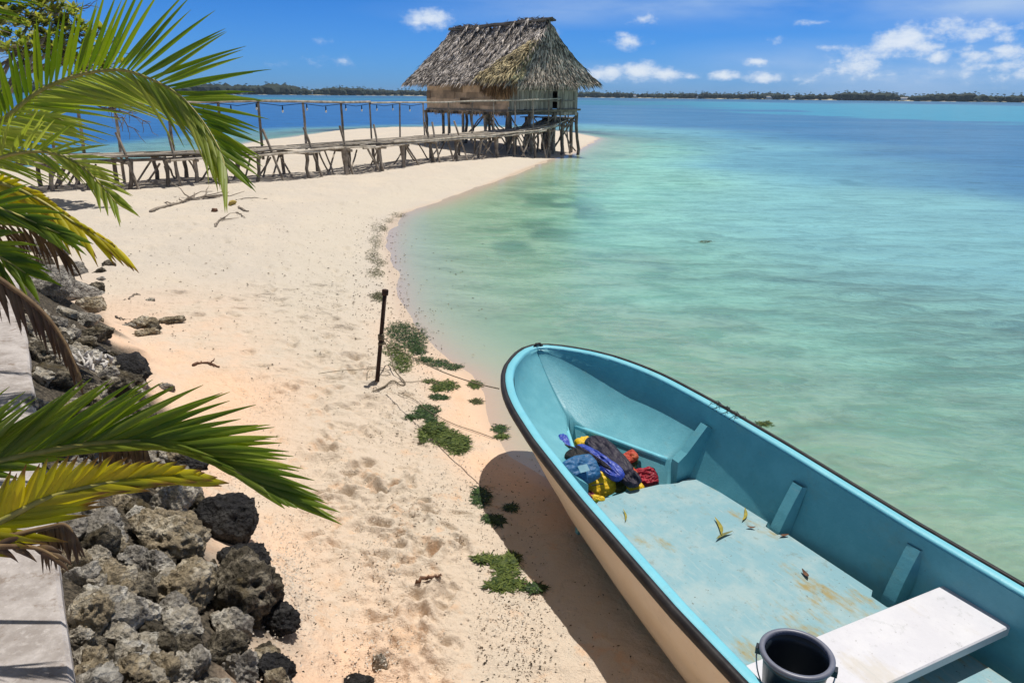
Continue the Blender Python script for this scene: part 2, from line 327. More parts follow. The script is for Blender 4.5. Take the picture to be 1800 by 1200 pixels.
# ------------------------------------------------------------------ the ground under everything
near_shore = [(1055, 243), (1040, 252), (1018, 264), (1005, 271), (968, 281), (930, 296), (880, 317), (820, 339), (770, 357), (730, 369), (705, 380), (690, 400), (684, 430), (690, 470),
              (700, 510), (705, 540), (722, 570), (748, 600), (790, 635), (830, 658), (852, 690), (866, 740), (900, 800), (1000, 860), (1130, 950), (1330, 1100), (1560, 1300)]
far_shore = [(-500, 345), (-100, 306), (100, 292), (200, 285), (300, 275), (450, 249), (600, 229), (740, 225), (900, 226), (1000, 232)]
poly = [at(x, y, 0)[:2] for x, y in near_shore]
poly += [np.array([3.2, 0.0]), np.array([4.0, -8.0]), np.array([-60.0, -8.0]), np.array([-60, 14.0])]
poly += [at(x, y, 0)[:2] for x, y in far_shore]
poly = np.array(poly)
def shore(X, Y):                              # distance to the water's edge, positive on land
    X = np.asarray(X, float); Y = np.asarray(Y, float); d2 = np.full(X.shape, 1e12); ins = np.zeros(X.shape, bool); n = len(poly)
    for i in range(n):
        a = poly[i]; b = poly[(i + 1) % n]; e = b - a; t = np.clip(((X - a[0]) * e[0] + (Y - a[1]) * e[1]) / (e @ e), 0, 1)
        d2 = np.minimum(d2, (X - a[0] - t * e[0]) ** 2 + (Y - a[1] - t * e[1]) ** 2)
        c = ((a[1] > Y) != (b[1] > Y)) & (X < (b[0] - a[0]) * (Y - a[1]) / (b[1] - a[1] + 1e-12) + a[0]); ins ^= c
    d = np.sqrt(d2); return np.where(ins, d, -d)
SA = at(35, 520, 1.0)[:2]; SB = at(130, 1200, 1.0)[:2]        # right edge of the concrete slab
SDIR = unit(np.append(SB - SA, 0))[:2]; SN = np.array([-SDIR[1], SDIR[0]])
if SN[0] < 0: SN = -SN
SA0 = SA - SDIR * .9; SB0 = SB + SDIR * 2.5; SLEN = np.linalg.norm(SB0 - SA0)
# footprints and scuffs
dents = []
dr = np.random.default_rng(11)
for (x0, y0, x1, y1, k) in [(560, 640, 760, 900, 70), (520, 800, 760, 1180, 90), (420, 480, 640, 700, 45), (250, 400, 620, 560, 60), (470, 1000, 800, 1200, 50), (300, 330, 700, 420, 50), (640, 820, 820, 1150, 40)]:
    for _ in range(k):
        p = at(dr.uniform(x0, x1), dr.uniform(y0, y1), .25)[:2]; an = dr.uniform(0, 6.28)
        k_ = 1 if p[1] < 6 else 1.5; dents.append((p[0], p[1], dr.uniform(.018, .045) * k_, dr.uniform(.03, .085) * k_, an, dr.uniform(.010, .028) * k_))
for (x, y, s, dpt) in [(748, 948, .05, .05), (765, 945, .03, .04), (668, 905, .035, .045), (720, 888, .05, .03), (660, 845, .045, .045), (640, 830, .05, .04), (680, 835, .04, .04), (600, 850, .04, .04), (615, 815, .06, .04), (570, 775, .06, .035), (640, 800, .05, .035), (630, 615, .08, .04), (615, 612, .05, .04), (650, 680, .06, .04), (620, 695, .07, .03), (738, 1000, .05, .03), (700, 940, .03, .03), (545, 930, .03, .03), (455, 880, .08, .02), (570, 1130, .07, .03), (780, 1035, .04, .03)]:
    p = at(x, y, .2)[:2]; dents.append((p[0], p[1], s, s * 1.5, dr.uniform(0, 3), dpt))
def ground(X, Y, detail=True):
    X = np.asarray(X, float); Y = np.asarray(Y, float); s = shore(X, Y)
    rr = np.hypot(X, Y)
    wob = (fbm2(X, Y, .9, 3) - .5)
    s2 = s + wob * np.clip(.35 * np.clip(rr / 12, .3, 2), 0, .8)
    land = .46 * (1 - np.exp(-np.maximum(s2, 0) / 4.2)); sea = -2.6 * (1 - np.exp(-np.maximum(-s2, 0) * .03))
    z = np.where(s2 > 0, land, sea)
    lm = sstep(.1, 1.2, s)
    z = z + lm * ((fbm2(X, Y, .55, 3, 3.1) - .5) * .16 + (fbm2(X, Y, 3.1, 4, 7.7) - .5) * .055)
    # rubble bank below the slab and fill behind it
    t = (X - SA[0]) * SN[0] + (Y - SA[1]) * SN[1]; q = (X - SA0[0]) * SDIR[0] + (Y - SA0[1]) * SDIR[1]
    endf = sstep(-1.8, -.2, q); wv = 1 + (fbm2(X, Y, 1.7, 3, 9.9) - .5) * .5
    bank = .92 - np.maximum(t, 0) * .72 * wv
    bank = np.where(t < 0, .94, bank) * endf + (1 - endf) * -4
    z = np.maximum(z, bank)
    if detail:
        on = lm * (bank < z + 1e-6)
        msk = (rr < 26) & (s > .2)
        if msk.any():
            xs = X[msk]; ys = Y[msk]; dz = np.zeros(xs.shape)
            for (cx, cy, a, b, an, dp) in dents:
                near = (np.abs(xs - cx) < .4) & (np.abs(ys - cy) < .4)
                if not near.any(): continue
                ux = (xs[near] - cx) * math.cos(an) + (ys[near] - cy) * math.sin(an); uy = -(xs[near] - cx) * math.sin(an) + (ys[near] - cy) * math.cos(an)
                r2 = (ux / a) ** 2 + (uy / b) ** 2
                q_ = np.sqrt(r2) + (fbm2(xs[near], ys[near], 26, 2, cx) - .5) * .9; dz[near] += dp * (-1.0 / (1 + np.exp((q_ - 1) * 5.5)) + .5 * np.exp(-(q_ - 1.75) ** 2 * 3.2))
            fine = (fbm2(xs, ys, 9, 4, 1.3) - .5) * .034 + (np.abs(fbm2(xs, ys, 5, 3, 6.3) - .5) - .1) * .03 + np.clip(fbm2(xs, ys, 30, 2, 4.4) - .58, 0, 1) * .07 * sstep(.42, .6, fbm2(xs, ys, 2.2, 3, 5.5))
            z = z.copy(); z[msk] += (dz + fine) * sstep(.2, .9, s[msk]) * (1 - .8 * sstep(-.25, -.02, bank[msk] - z[msk]))
    return z
def gz(x, y): return float(ground(np.array([x]), np.array([y]))[0])
def at_ground(px, py, up=0.0):
    d = rayd(px, py); t = np.geomspace(1.0, 400, 900); P = np.array([0, 0, CAM_H]) + d * t[:, None]
    g = np.maximum(ground(P[:, 0], P[:, 1], False), 0) + up; h = P[:, 2] - g; k = np.argmax(h < 0)
    if k == 0: return P[-1]
    f = h[k - 1] / (h[k - 1] - h[k]); p = P[k - 1] + (P[k] - P[k - 1]) * f; return p
def mat_sand():
    m, nt, b = new_mat('sand')
    s = mattr(nt, 'shore').outputs['Fac']; bk = mattr(nt, 'bank').outputs['Fac']
    tcv = mnode(nt, 'ShaderNodeTexCoord').outputs['Object']
    nb = mnoise(nt, .9, 5, .6, tcv); nm = mnoise(nt, 5, 5, .65, tcv); nf = mnoise(nt, 160, 3, .7, tcv); ng = mnoise(nt, 45, 4, .7, tcv)
    pink = (.82, .56, .385); pale = (.64, .56, .46); orange = (.72, .45, .265)
    band = mmath(nt, 'MULTIPLY', mramp(nt, s, .25, .7), mramp(nt, s, 2.2, 1.3))
    y = mnode(nt, 'ShaderNodeSeparateXYZ', {0: tcv}).outputs[1]
    col = mmix(nt, mramp(nt, y, 5.5, 10.5), pink, (.575, .515, .44))
    col = mmix(nt, mramp(nt, mmath(nt, 'ADD', mmath(nt, 'MULTIPLY', nb, .7), mmath(nt, 'MULTIPLY', nm, .3)), .45, .62, 0, .7), col, pale)
    col = mmix(nt, mmath(nt, 'MULTIPLY', band, .75), col, (.60, .54, .45))
    col = mmix(nt, mmath(nt, 'MULTIPLY', mramp(nt, nm, .54, .68), mramp(nt, y, 9, 4, 0, .6)), col, orange)
    # grains and specks
    col = mmix(nt, mmath(nt, 'MULTIPLY', mramp(nt, nf, .5, .7), .45), col, (.72, .64, .54))
    col = mmix(nt, mmath(nt, 'MULTIPLY', mramp(nt, nf, .42, .28), .35), col, (.33, .22, .14))
    v = mnode(nt, 'ShaderNodeTexVoronoi', {'Vector': tcv, 'Scale': 26, 'Randomness': 1.0})
    spk = mmath(nt, 'MULTIPLY', mramp(nt, v.outputs['Distance'], .16, .08), mramp(nt, mnoise(nt, 1.3, 4, .6, tcv), .45, .62))
    col = mmix(nt, mmath(nt, 'MULTIPLY', spk, .7), col, (.16, .115, .08))
    wet = mramp(nt, mmath(nt, 'ADD', s, mmath(nt, 'MULTIPLY', nm, .25)), .42, .14)
    col = mmix(nt, mmath(nt, 'MULTIPLY', wet, .6), col, (.53, .40, .29))
    und = mramp(nt, s, .05, -.5); col = mmix(nt, und, col, (.56, .50, .36))
    rub_shade = mmix(nt, mramp(nt, ng, .4, .62), (.03, .026, .02), (.12, .10, .075)); col = mmix(nt, bk, col, rub_shade)  # rubble colour, darkened to paint in the shade between the rocks
    nt.links.new(col, b.inputs['Base Color'])
    nt.links.new(mramp(nt, wet, 0, 1, .95, .45), b.inputs['Roughness']); b.inputs['Specular IOR Level'].default_value = .25
    h = mmath(nt, 'ADD', mmath(nt, 'MULTIPLY', nf, .35), mmath(nt, 'ADD', mmath(nt, 'MULTIPLY', ng, .9), mmath(nt, 'MULTIPLY', mnoise(nt, 14, 4, .6, tcv), 1.6)))
    bn = mnode(nt, 'ShaderNodeBump', {'Height': h, 'Distance': .022}); nt.links.new(mramp(nt, wet, 0, 1, .75, .12), bn.inputs['Strength']); nt.links.new(bn.outputs[0], b.inputs['Normal'])
    return m
M['sand'] = mat_sand()
def polar(r0, r1, nr, na, amin, amax, cen=(0, -.8), r=None):
    r = np.geomspace(r0, r1, nr) if r is None else r; c = np.linspace(-1, 1, na); a = R(amin + amax) / 2 + (R(amax - amin) / 2) * (c * .55 + .45 * c ** 3)
    RR, AA = np.meshgrid(r, a, indexing='ij'); return cen[0] + RR * np.sin(AA), cen[1] + RR * np.cos(AA)
def grid_obj(name, X, Y, Z, mat, attrs):
    nr, na = X.shape; V = np.stack([X, Y, Z], -1).reshape(-1, 3).astype(np.float32); idx = np.arange(nr * na).reshape(nr, na)
    F = np.stack([idx[:-1, :-1], idx[:-1, 1:], idx[1:, 1:], idx[1:, :-1]], -1).reshape(-1, 4)[:, ::-1]
    me = bpy.data.meshes.new(name); me.vertices.add(len(V)); me.vertices.foreach_set('co', V.ravel()); me.loops.add(F.size); me.loops.foreach_set('vertex_index', F.ravel().astype(np.int32))
    me.polygons.add(len(F)); me.polygons.foreach_set('loop_start', np.arange(0, F.size, 4, dtype=np.int32)); me.polygons.foreach_set('loop_total', np.full(len(F), 4, np.int32))
    me.update(calc_edges=True); me.validate(); me.polygons.foreach_set('use_smooth', np.ones(len(F), bool))
    for k, v in attrs.items():
        if v.ndim == 2:
            a = me.attributes.new(k, 'FLOAT', 'POINT'); a.data.foreach_set('value', v.ravel().astype(np.float32))
        else:
            a = me.attributes.new(k, 'FLOAT_VECTOR', 'POINT'); a.data.foreach_set('vector', v.reshape(-1).astype(np.float32))
    me.materials.append(mat); o = bpy.data.objects.new(name, me); COL.objects.link(o); return o
def build_ground():
    X, Y = polar(.5, 2400, 0, 820, -100, 100, r=np.concatenate([np.geomspace(.5, 2.2, 70)[:-1], np.geomspace(2.2, 11, 900)[:-1], np.geomspace(11, 60, 260)[:-1], np.geomspace(60, 2400, 110)]))
    Z = ground(X, Y); s = shore(X, Y)
    t = (X - SA[0]) * SN[0] + (Y - SA[1]) * SN[1]; q = (X - SA0[0]) * SDIR[0] + (Y - SA0[1]) * SDIR[1]
    bk = sstep(.80, .5, t + (fbm2(X, Y, 3, 3) - .5) * .5) * sstep(-1.6, -.5, q) * sstep(-.9, -.5, t)
    o = grid_obj('beach', X, Y, Z, M['sand'], {'shore': s, 'bank': bk}); tag(o, kind='structure')
build_ground()

# ------------------------------------------------------------------ the lagoon
def mat_water():
    m, nt, b = new_mat('lagoon_water'); nt.nodes.remove(b)
    col = mattr(nt, 'wcol').outputs['Vector']; op = mattr(nt, 'wop').outputs['Fac']; tint = mattr(nt, 'wtint').outputs['Vector']
    tc = mnode(nt, 'ShaderNodeTexCoord').outputs['Object']
    mp = mnode(nt, 'ShaderNodeMapping', {0: tc, 'Rotation': (0, 0, .16), 'Scale': (.55, 1.25, 1)}).outputs[0]
    mpb = mnode(nt, 'ShaderNodeMapping', {0: tc, 'Rotation': (0, 0, -.25), 'Scale': (.75, 1.15, 1)}).outputs[0]
    n1 = mnode(nt, 'ShaderNodeTexNoise', {'Vector': mp, 'Scale': 1.7, 'Detail': 8, 'Roughness': .66, 'Distortion': .6}).outputs[0]
    n2 = mnode(nt, 'ShaderNodeTexNoise', {'Vector': mpb, 'Scale': 8, 'Detail': 5, 'Roughness': .6, 'Distortion': .4}).outputs[0]
    calm = mattr(nt, 'calm').outputs['Fac']
    rdg = mmath(nt, 'SUBTRACT', 1.0, mmath(nt, 'MULTIPLY', mmath(nt, 'ABSOLUTE', mmath(nt, 'SUBTRACT', n1, .5)), 5.0))
    h = mmath(nt, 'ADD', mmath(nt, 'MULTIPLY', rdg, .42), mmath(nt, 'ADD', mmath(nt, 'MULTIPLY', n1, .6), mmath(nt, 'MULTIPLY', n2, .30)))
    hg = mmath(nt, 'ADD', mmath(nt, 'MULTIPLY', n1, .6), mmath(nt, 'MULTIPLY', n2, .25))
    bn = mnode(nt, 'ShaderNodeBump', {'Height': hg, 'Distance': .07, 'Strength': calm})
    # the bright bands paint in light bent by the waves: a little less of the water's own colour, more sand
    wv = mramp(nt, mmath(nt, 'ADD', mmath(nt, 'MULTIPLY', n1, .75), mmath(nt, 'MULTIPLY', n2, .35)), .42, .68, -.17, .17)
    n3 = mnode(nt, 'ShaderNodeTexNoise', {'Vector': mnode(nt, 'ShaderNodeMapping', {0: tc, 'Rotation': (0, 0, .2), 'Scale': (.22, 1.7, 1)}).outputs[0], 'Scale': 2.0, 'Detail': 4, 'Roughness': .6, 'Distortion': .5}).outputs[0]
    wv = mmath(nt, 'SUBTRACT', wv, mmath(nt, 'MULTIPLY', mramp(nt, n3, .60, .72), mramp(nt, mnoise(nt, .16, 3, .5, tc), .36, .62, .04, .10)))
    nb = mnoise(nt, .35, 9, .68, mnode(nt, 'ShaderNodeMapping', {0: tc, 'Scale': (.45, 1, 1)}).outputs[0])
    df = mnode(nt, 'ShaderNodeBsdfDiffuse', {'Normal': mnode(nt, 'ShaderNodeBump', {'Height': h, 'Distance': .8, 'Strength': calm}).outputs[0], 'Color': mnode(nt, 'ShaderNodeHueSaturation', {'Color': col, 'Value': mramp(nt, nb, .32, .68, .90, 1.14)}).outputs[0]})
    tr = mnode(nt, 'ShaderNodeBsdfTransparent', {'Color': tint})
    opn = mmath(nt, 'MINIMUM', mmath(nt, 'MAXIMUM', mmath(nt, 'ADD', op, mmath(nt, 'MULTIPLY', wv, mramp(nt, op, 0, .35))), 0), .97)
    mx = mnode(nt, 'ShaderNodeMixShader', {0: opn, 1: tr.outputs[0], 2: df.outputs[0]})
    fr = mnode(nt, 'ShaderNodeFresnel', {'IOR': 1.33, 'Normal': bn.outputs[0]}).outputs[0]
    gl = mnode(nt, 'ShaderNodeBsdfGlossy', {'Roughness': .2, 'Normal': bn.outputs[0]})
    mx2 = mnode(nt, 'ShaderNodeMixShader', {0: mmath(nt, 'MINIMUM', mmath(nt, 'MULTIPLY', fr, .65), .34), 1: mx.outputs[0], 2: gl.outputs[0]})
    nt.links.new(mx2.outputs[0], nt.nodes['Material Output'].inputs[0]); return m
def build_water():
    X, Y = polar(.8, 2400, 520, 420, -100, 100)
    s = shore(X, Y); d = np.maximum(-s, 0); rng = np.hypot(X, Y); u = X / np.maximum(Y, .5)
    nl = fbm2(X, Y, .035, 4) - .5; nm = fbm2(X, Y, .16, 4, 5.) - .5; ns = fbm2(X, Y * 1.0, .5, 4, 2.) - .5
    def mixc(a, b, f): return a * (1 - f[..., None]) + b * f[..., None]
    c = lambda *v: np.array(v)
    dd = d + nm * 5 * sstep(1, 6, d) + ns * 2
    col = mixc(c(.48, .61, .46), c(.36, .73, .56), sstep(1, 4.5, dd)); col = mixc(col, c(.29, .64, .64), sstep(3.5, 10, dd)); col = mixc(col, c(.115, .275, .45), sstep(9, 20, dd))
    yy = rng * (1 + nl * .9 + nm * .35)
    r0 = np.interp(u, [-.6, 0, .12, .3, .7], [30, 55, 50, 33, 25]); rt = np.interp(u, [-.6, -.1, .05, .15, .3, .5, .7], [330, 330, 330, 240, 165, 145, 130])
    right = sstep(-.02, .1, u)
    bl = (.55 * sstep(r0 * .8, r0 * 1.2, yy) + .45 * sstep(r0 * 1.1, r0 * 2.4, yy)) * (.72 + .28 * sstep(.35, .6, fbm2(X * .5, Y, .12, 5, 4.))) * sstep(rt * 1.15, rt * .95, yy)
    col = mixc(col, c(.035, .18, .36), bl * .9)
    lag = (1 - right) * sstep(2.0, 9, dd); col = mixc(col, c(.022, .145, .40), lag)
    tq = sstep(rt * .92, rt * 1.05, yy) * sstep(620, 420, yy); col = mixc(col, mixc(c(.02, .20, .30), c(.05, .31, .47), right[:] * sstep(.1, .35, u)), tq)
    col = mixc(col, c(.016, .125, .26), sstep(430, 620, yy))
    # dark coral heads and weed on the bottom, plus the hut's reflection painted in
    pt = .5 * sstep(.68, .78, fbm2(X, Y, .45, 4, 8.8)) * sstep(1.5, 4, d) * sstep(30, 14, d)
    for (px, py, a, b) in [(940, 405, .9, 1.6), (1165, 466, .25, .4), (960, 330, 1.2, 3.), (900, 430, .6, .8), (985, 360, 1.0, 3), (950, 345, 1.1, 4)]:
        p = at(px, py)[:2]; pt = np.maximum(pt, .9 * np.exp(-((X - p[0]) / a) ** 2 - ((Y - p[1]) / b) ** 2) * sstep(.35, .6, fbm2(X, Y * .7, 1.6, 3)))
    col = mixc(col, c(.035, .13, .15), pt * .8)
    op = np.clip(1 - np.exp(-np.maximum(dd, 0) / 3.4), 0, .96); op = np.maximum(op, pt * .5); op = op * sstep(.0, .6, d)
    tint = np.stack([np.exp(-d * .30), np.exp(-d * .025), np.exp(-d * .055)], -1)
    calm = np.clip(.12 + d * .12, 0, .9) * np.interp(rng, [0, 7, 14, 30, 80, 400], [1, 1, .62, .40, .28, .2])
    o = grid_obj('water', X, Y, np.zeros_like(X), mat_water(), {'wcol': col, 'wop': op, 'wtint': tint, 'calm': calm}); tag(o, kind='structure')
build_water()

# ------------------------------------------------------------------ far shore
def mat_far():
    m, nt, b = new_mat('far_tree_leaves'); t = mattr(nt, 'tone').outputs['Fac']
    nt.links.new(mmix(nt, t, (.007, .018, .014), (.018, .038, .024)), b.inputs['Base Color']); b.inputs['Roughness'].default_value = .9; return m
M['far'] = mat_far()
def far_line(px):                             # shoreline of the far islet, as a bearing and a distance
    d = rayd(px, 168); az = math.atan2(d[0], d[1])
    dist = np.interp(px, [-900, 380, 720, 1050, 1400, 1900, 2600], [1250, 1150, 1450, 1500, 1420, 1250, 1200])
    return np.array([dist * math.sin(az), dist * math.cos(az)])
def build_far():
    isl = MB(); pts = [far_line(p) for p in np.linspace(-900, 2600, 90)]; prof = [(-4, -.6), (0, .2), (14, .9), (60, 3.0), (140, 3.0), (200, -.6)]
    rows = []
    for p in pts:
        q = unit(np.append(p, 0))[:2]; rows.append([np.append(p + q * a, b) for a, b in prof])
    isl.grid(rows, flip=True); tag(isl.build('land', simple('islet_sand', (.5, .46, .36), (.4, .38, .28), .02, .9), smooth=True), kind='structure')
    ico_v, ico_f = icosphere(1); wood = MB(); r = np.random.default_rng(5)
    for i in range(2600):
        px = r.uniform(-500, 2200); p = far_line(px); q = unit(np.append(p, 0))[:2]; back = r.uniform(1, 60); c = p + q * back
        hgt = 1.25 * (5.0 + 4.5 * vnoise(np.array([px * .02, 0, 0])) + r.uniform(-1, 2.2)) * (1.0 if px < 720 else .95)
        if 470 < px < 520: hgt *= 1.25
        w = hgt * r.uniform(.45, .9)
        V = ico_v * np.array([w, w, hgt * .5]) * (1 + .35 * (vnoise(ico_v * 1.7 + i * 3.1) - .5)[:, None] * 2) + np.array([c[0], c[1], .4 + hgt * .5])
        wood.add(V, ico_f, r.uniform(0, .8))
        if r.random() < .16:                  # a palm head standing over the crowns
            h2 = hgt * .95 + r.uniform(0, 2); x, y = c + r.normal(size=2) * 4
            wood.tube([(x, y, 2), (x + r.normal() * .6, y, 2 + h2)], [.35, .25], 4, .2)
            for k in range(9):
                a = r.uniform(0, 6.28); L = r.uniform(1.8, 3.0); dx, dy = math.cos(a), math.sin(a); z = 2 + h2
                wood.add([(x, y, z), (x + dx * L * .5 - dy * .5, y + dy * L * .5 + dx * .5, z + .9), (x + dx * L, y + dy * L, z - .6), (x + dx * L * .5 + dy * .5, y + dy * L * .5 - dx * .5, z + .5)], [(0, 1, 2, 3)], r.uniform(0, .6))
    tag(wood.build('far_trees', M['far']), 'dark line of palms and bushes along the far islet shore', 'trees', kind='stuff')
    wallm = simple('far_white_wall', (.75, .75, .74), (.6, .6, .6), .3, .8); roofm = simple('far_roof', (.4, .4, .42), (.3, .3, .3), .3, .8)
    spec = [(430, 10, 3.4, 'low white house on the far shore, just right of the longest palm leaf tips', 5), (527, 7, 3, 'small white house on the far shore, left of the two-part house', 4), (543, 13, 5, 'tall two-part white house on the far shore, largest on the left islet', 5),
            (1118, 9, 3.2, 'small white house on the far shore, first one right of the hut', 4), (1228, 8, 3, 'white shed on the far shore under the right end of the cloud bank', 4), (1356, 16, 3.2, 'long low white building on the far shore at mid distance across the water', 5), (1388, 9, 3, 'short white house beside the long low building on the far shore', 4),
            (1484, 8, 3, 'white house on the far shore below the soft cloud', 4), (1590, 9, 3.2, 'white house on the far shore below the biggest cloud', 4), (1724, 8, 3, 'white house on the far shore, farthest to the right', 4)]
    for px, w, h, lab, dep in spec:
        p = far_line(px); q = unit(np.append(p, 0))[:2]; c = p + q * 5; t = empty('far_house', (c[0], c[1], 1.2), math.atan2(-q[0], q[1]))
        tag(t, lab, 'house', 'houses on the far shore')
        b = MB(); b.box((0, 0, h / 2), (w, dep, h)); 
        if w == 13: b.box((-8, 0, 1.6), (5, 4, 3.2))
        b.build('wall', wallm, t)
        rf = MB(); rf.add([(-w / 2 - .5, -dep / 2 - .5, h), (w / 2 + .5, -dep / 2 - .5, h), (w / 2 + .5, 0, h + 1.3), (-w / 2 - .5, 0, h + 1.3), (w / 2 + .5, dep / 2 + .5, h), (-w / 2 - .5, dep / 2 + .5, h)], [(0, 1, 2, 3), (3, 2, 4, 5), (0, 3, 5), (1, 4, 2), (0, 5, 4, 1)])
        rf.build('roof', roofm, t)
    p = far_line(593); mt = MB(); mt.tube([(p[0], p[1] + 20, 1), (p[0], p[1] + 20, 17)], [.5, .3], 5); mt.box((p[0], p[1] + 20, 15), (2.4, .4, .4))
    tag(mt.build('radio_mast', M['dark']), 'thin dark mast rising over the far trees', 'mast')
def icosphere(n):
    import bmesh
    bm = bmesh.new(); bmesh.ops.create_icosphere(bm, subdivisions=n, radius=1); bm.verts.index_update()
    v = np.array([x.co[:] for x in bm.verts]); f = [tuple(y.index for y in x.verts) for x in bm.faces]; bm.free(); return v, f
build_far()

# ------------------------------------------------------------------ thatched hut on stilts
HL = np.array([-.64, .77, 0]); HL /= np.linalg.norm(HL); HG = np.array([.77, .64, 0]); HG /= np.linalg.norm(HG)
H0 = np.array([-.24, 33.0, 0]); HFL = 2.03; HEAVE = 3.18; HRIDGE = 5.62; HLEN = 6.2; HW_ = 3.95
def hp(t, g, z): return H0 + HL * t + HG * g + np.array([0, 0, z])       # along the hut, across it, height
def strips(mb, surf, nrm, u_rng, v_rng, rows, per, length, width, fan, lift, wrap=None, tone0=.5, tonev=.5):
    """thatch: rows of dry leaflets lying down the slope; surf(u,v) gives the slope's points"""
    for i in range(rows):
        v0 = v_rng[0] + (v_rng[1] - v_rng[0]) * (i / rows)
        for j in range(per):
            u = u_rng[0] + (u_rng[1] - u_rng[0]) * RNG.random(); v = float(np.clip(v0 + RNG.normal() * .04, 0, 1)); L = length * RNG.uniform(.6, 1.3)
            a = RNG.normal() * fan; P = []
            w = width * RNG.uniform(.6, 1.5); l0 = lift * RNG.uniform(.2, 1); l1 = lift * RNG.uniform(.2, 2.0)
            base = surf(u, v); dn = unit(surf(u, v + .02) - base); al = unit(surf(u + .02, v) - base); n = nrm
            d = dn * math.cos(a) + al * math.sin(a); sd_ = unit(np.cross(d, n))
            tw = RNG.normal() * .5; sd2 = sd_ * math.cos(tw) + n * math.sin(tw)
            q0 = base + n * l0; q1 = base + d * L * .55 + n * (l0 + l1) * .7; q2 = base + d * L + n * (l1 * .6) - np.array([0, 0, .04 * RNG.random()])
            tn = np.clip(tone0 + tonev * (RNG.random() - .5) * 1.6, 0, 1)
            mb.add([q0 - sd_ * w / 2, q0 + sd_ * w / 2, q1 - sd2 * w / 2, q1 + sd2 * w / 2, q2], [(0, 1, 3, 2), (2, 3, 4)], tn)
def build_hut():
    t = empty('thatched_hut', tuple(hp(HLEN / 2, HW_ / 2, 0))); tag(t, 'stilt hut with steep shaggy grey thatch roof at the end of the walkway', 'hut')
    inv = Matrix.Translation(-t.location)
    def part(mb, name, mat, smooth=False, parent=None): return mb.build(name, mat, parent or t, smooth, world_to=inv)
    # roof
    ta, tb = -.70, HLEN + .85; ga, gb = -.62, HW_ + .62; ra, rb = -.25, HLEN + .65
    def slope(side):
        g1 = ga if side > 0 else gb
        def f(u, v):                          # u along 0..1, v down 0..1, hollow near the eave
            tt = (ra + (rb - ra) * u) * (1 - v) + (ta + (tb - ta) * u) * v
            g = HW_ / 2 + (g1 - HW_ / 2) * (v ** 1.06); z = HRIDGE + .08 * math.sin(u * 9) * (1 - v) + (HEAVE - HRIDGE) * (v ** .9)
            return hp(tt, g, z)
        return f
    def gable(sgn):
        r0 = ra if sgn < 0 else rb; e0 = ta if sgn < 0 else tb
        def f(u, v):
            g = HW_ / 2 + (u - .5) * (gb - ga) * (v ** 1.06); e = r0 + (e0 - r0) * v ** 2.2
            z = HRIDGE + (HEAVE + .02 - HRIDGE) * (v ** .9); return hp(e, g, z)
        return f
    base = MB(); roofs = MB(); ends = MB()
    for side in (1, -1):
        f = slope(side); base.grid([[f(u, v) for u in np.linspace(0, 1, 16)] for v in np.linspace(0, 1, 10)], .1)
        n = unit(np.cross(f(.5, .6) - f(.5, .4), f(.6, .5) - f(.4, .5))); n = n if n[2] > 0 else -n
        strips(roofs, f, n, (-.004, 1.004), (.0, .97), 34 if side > 0 else 10, 430 if side > 0 else 80, .52, .031, .34, .05, tone0=.5, tonev=1.1)
        # ragged eave
        strips(roofs, f, n, (0, 1), (.955, .985), 3, 160, .34, .05, .3, .05, tone0=.35, tonev=.9)
    for sgn in (-1, 1):
        f = gable(sgn); base.grid([[f(u, max(v, .001)) for u in np.linspace(0, 1, 9)] for v in np.linspace(0, 1, 10)], .1)
        n = -HL * (-sgn) if False else HL * sgn
        n = unit(n + np.array([0, 0, .25]))
        for i in range(24 if sgn < 0 else 8):
            v0 = i / 24 if sgn < 0 else i / 8
            strips(ends, f, n, (0, 1), (max(v0, .01), max(v0, .01) + .04), 1, int(50 + 300 * v0) if sgn < 0 else 60, .52, .035, .18, .05, tone0=.48, tonev=.85)
        strips(ends, f, n, (0, 1), (.95, .99), 3, 130, .36, .05, .2, .05, tone0=.4, tonev=.9)
    roof = part(base, 'roof', M['thatch_end'])
    part(roofs, 'thatch', M['thatch'], parent=roof); part(ends, 'gable_thatch', M['thatch_end'], parent=roof)
    rc = MB()                                 # bundles and rods along the ridge and fronds pinned on the slope
    f = slope(1)
    for k in range(5): rc.tube(crook(hp(ra - .1 + RNG.normal() * .1, HW_ / 2 + (k - 2) * .09, HRIDGE + .1 - abs(k - 2) * .04), hp(rb + RNG.normal() * .2, HW_ / 2 + (k - 2) * .09, HRIDGE + .1 - abs(k - 2) * .04), 9, .012), .045, 6, .15)
    for u in (.18, .30, .44, .56, .68, .80):
        P = [f(u + .05 * v + RNG.normal() * .004, v) + np.array([-.05, -.08, .12]) for v in np.linspace(.01, RNG.uniform(.35, .75), 8)]
        rc.tube(P, np.linspace(.05, .02, 8), 5, .7)
        for q in range(90):
            i = RNG.integers(0, 8); b = P[i]; sd_ = RNG.choice([-1, 1]); dn = unit(P[-1] - P[0]); d = unit(dn * .9 + HL * sd_ * RNG.uniform(.1, .6)); w = unit(np.cross(d, (0, 0, 1))) * .025; L = RNG.uniform(.3, .6)
            up = np.array([-.03, -.05, .07]) * RNG.random(); rc.add([b - w, b + w, b + d * L * .6 + up + w, b + d * L * .6 + up - w, b + d * L], [(0, 1, 2, 3), (3, 2, 4)], RNG.uniform(.4, 1))
    for q in range(260):
        u = RNG.random(); b = f(u, 0) + np.array([0, 0, .1]); d = unit(np.array([RNG.normal() * .6, -.4 + RNG.normal() * .5, RNG.uniform(-.9, .25)])); w = unit(np.cross(d, (0, 1, 0.2))) * .022; L = RNG.uniform(.15, .4)
        rc.add([b - w, b + w, b + d * L], [(0, 1, 2)], RNG.uniform(.1, .7))
    part(rc, 'ridge_cap', M['thatch'], parent=roof)
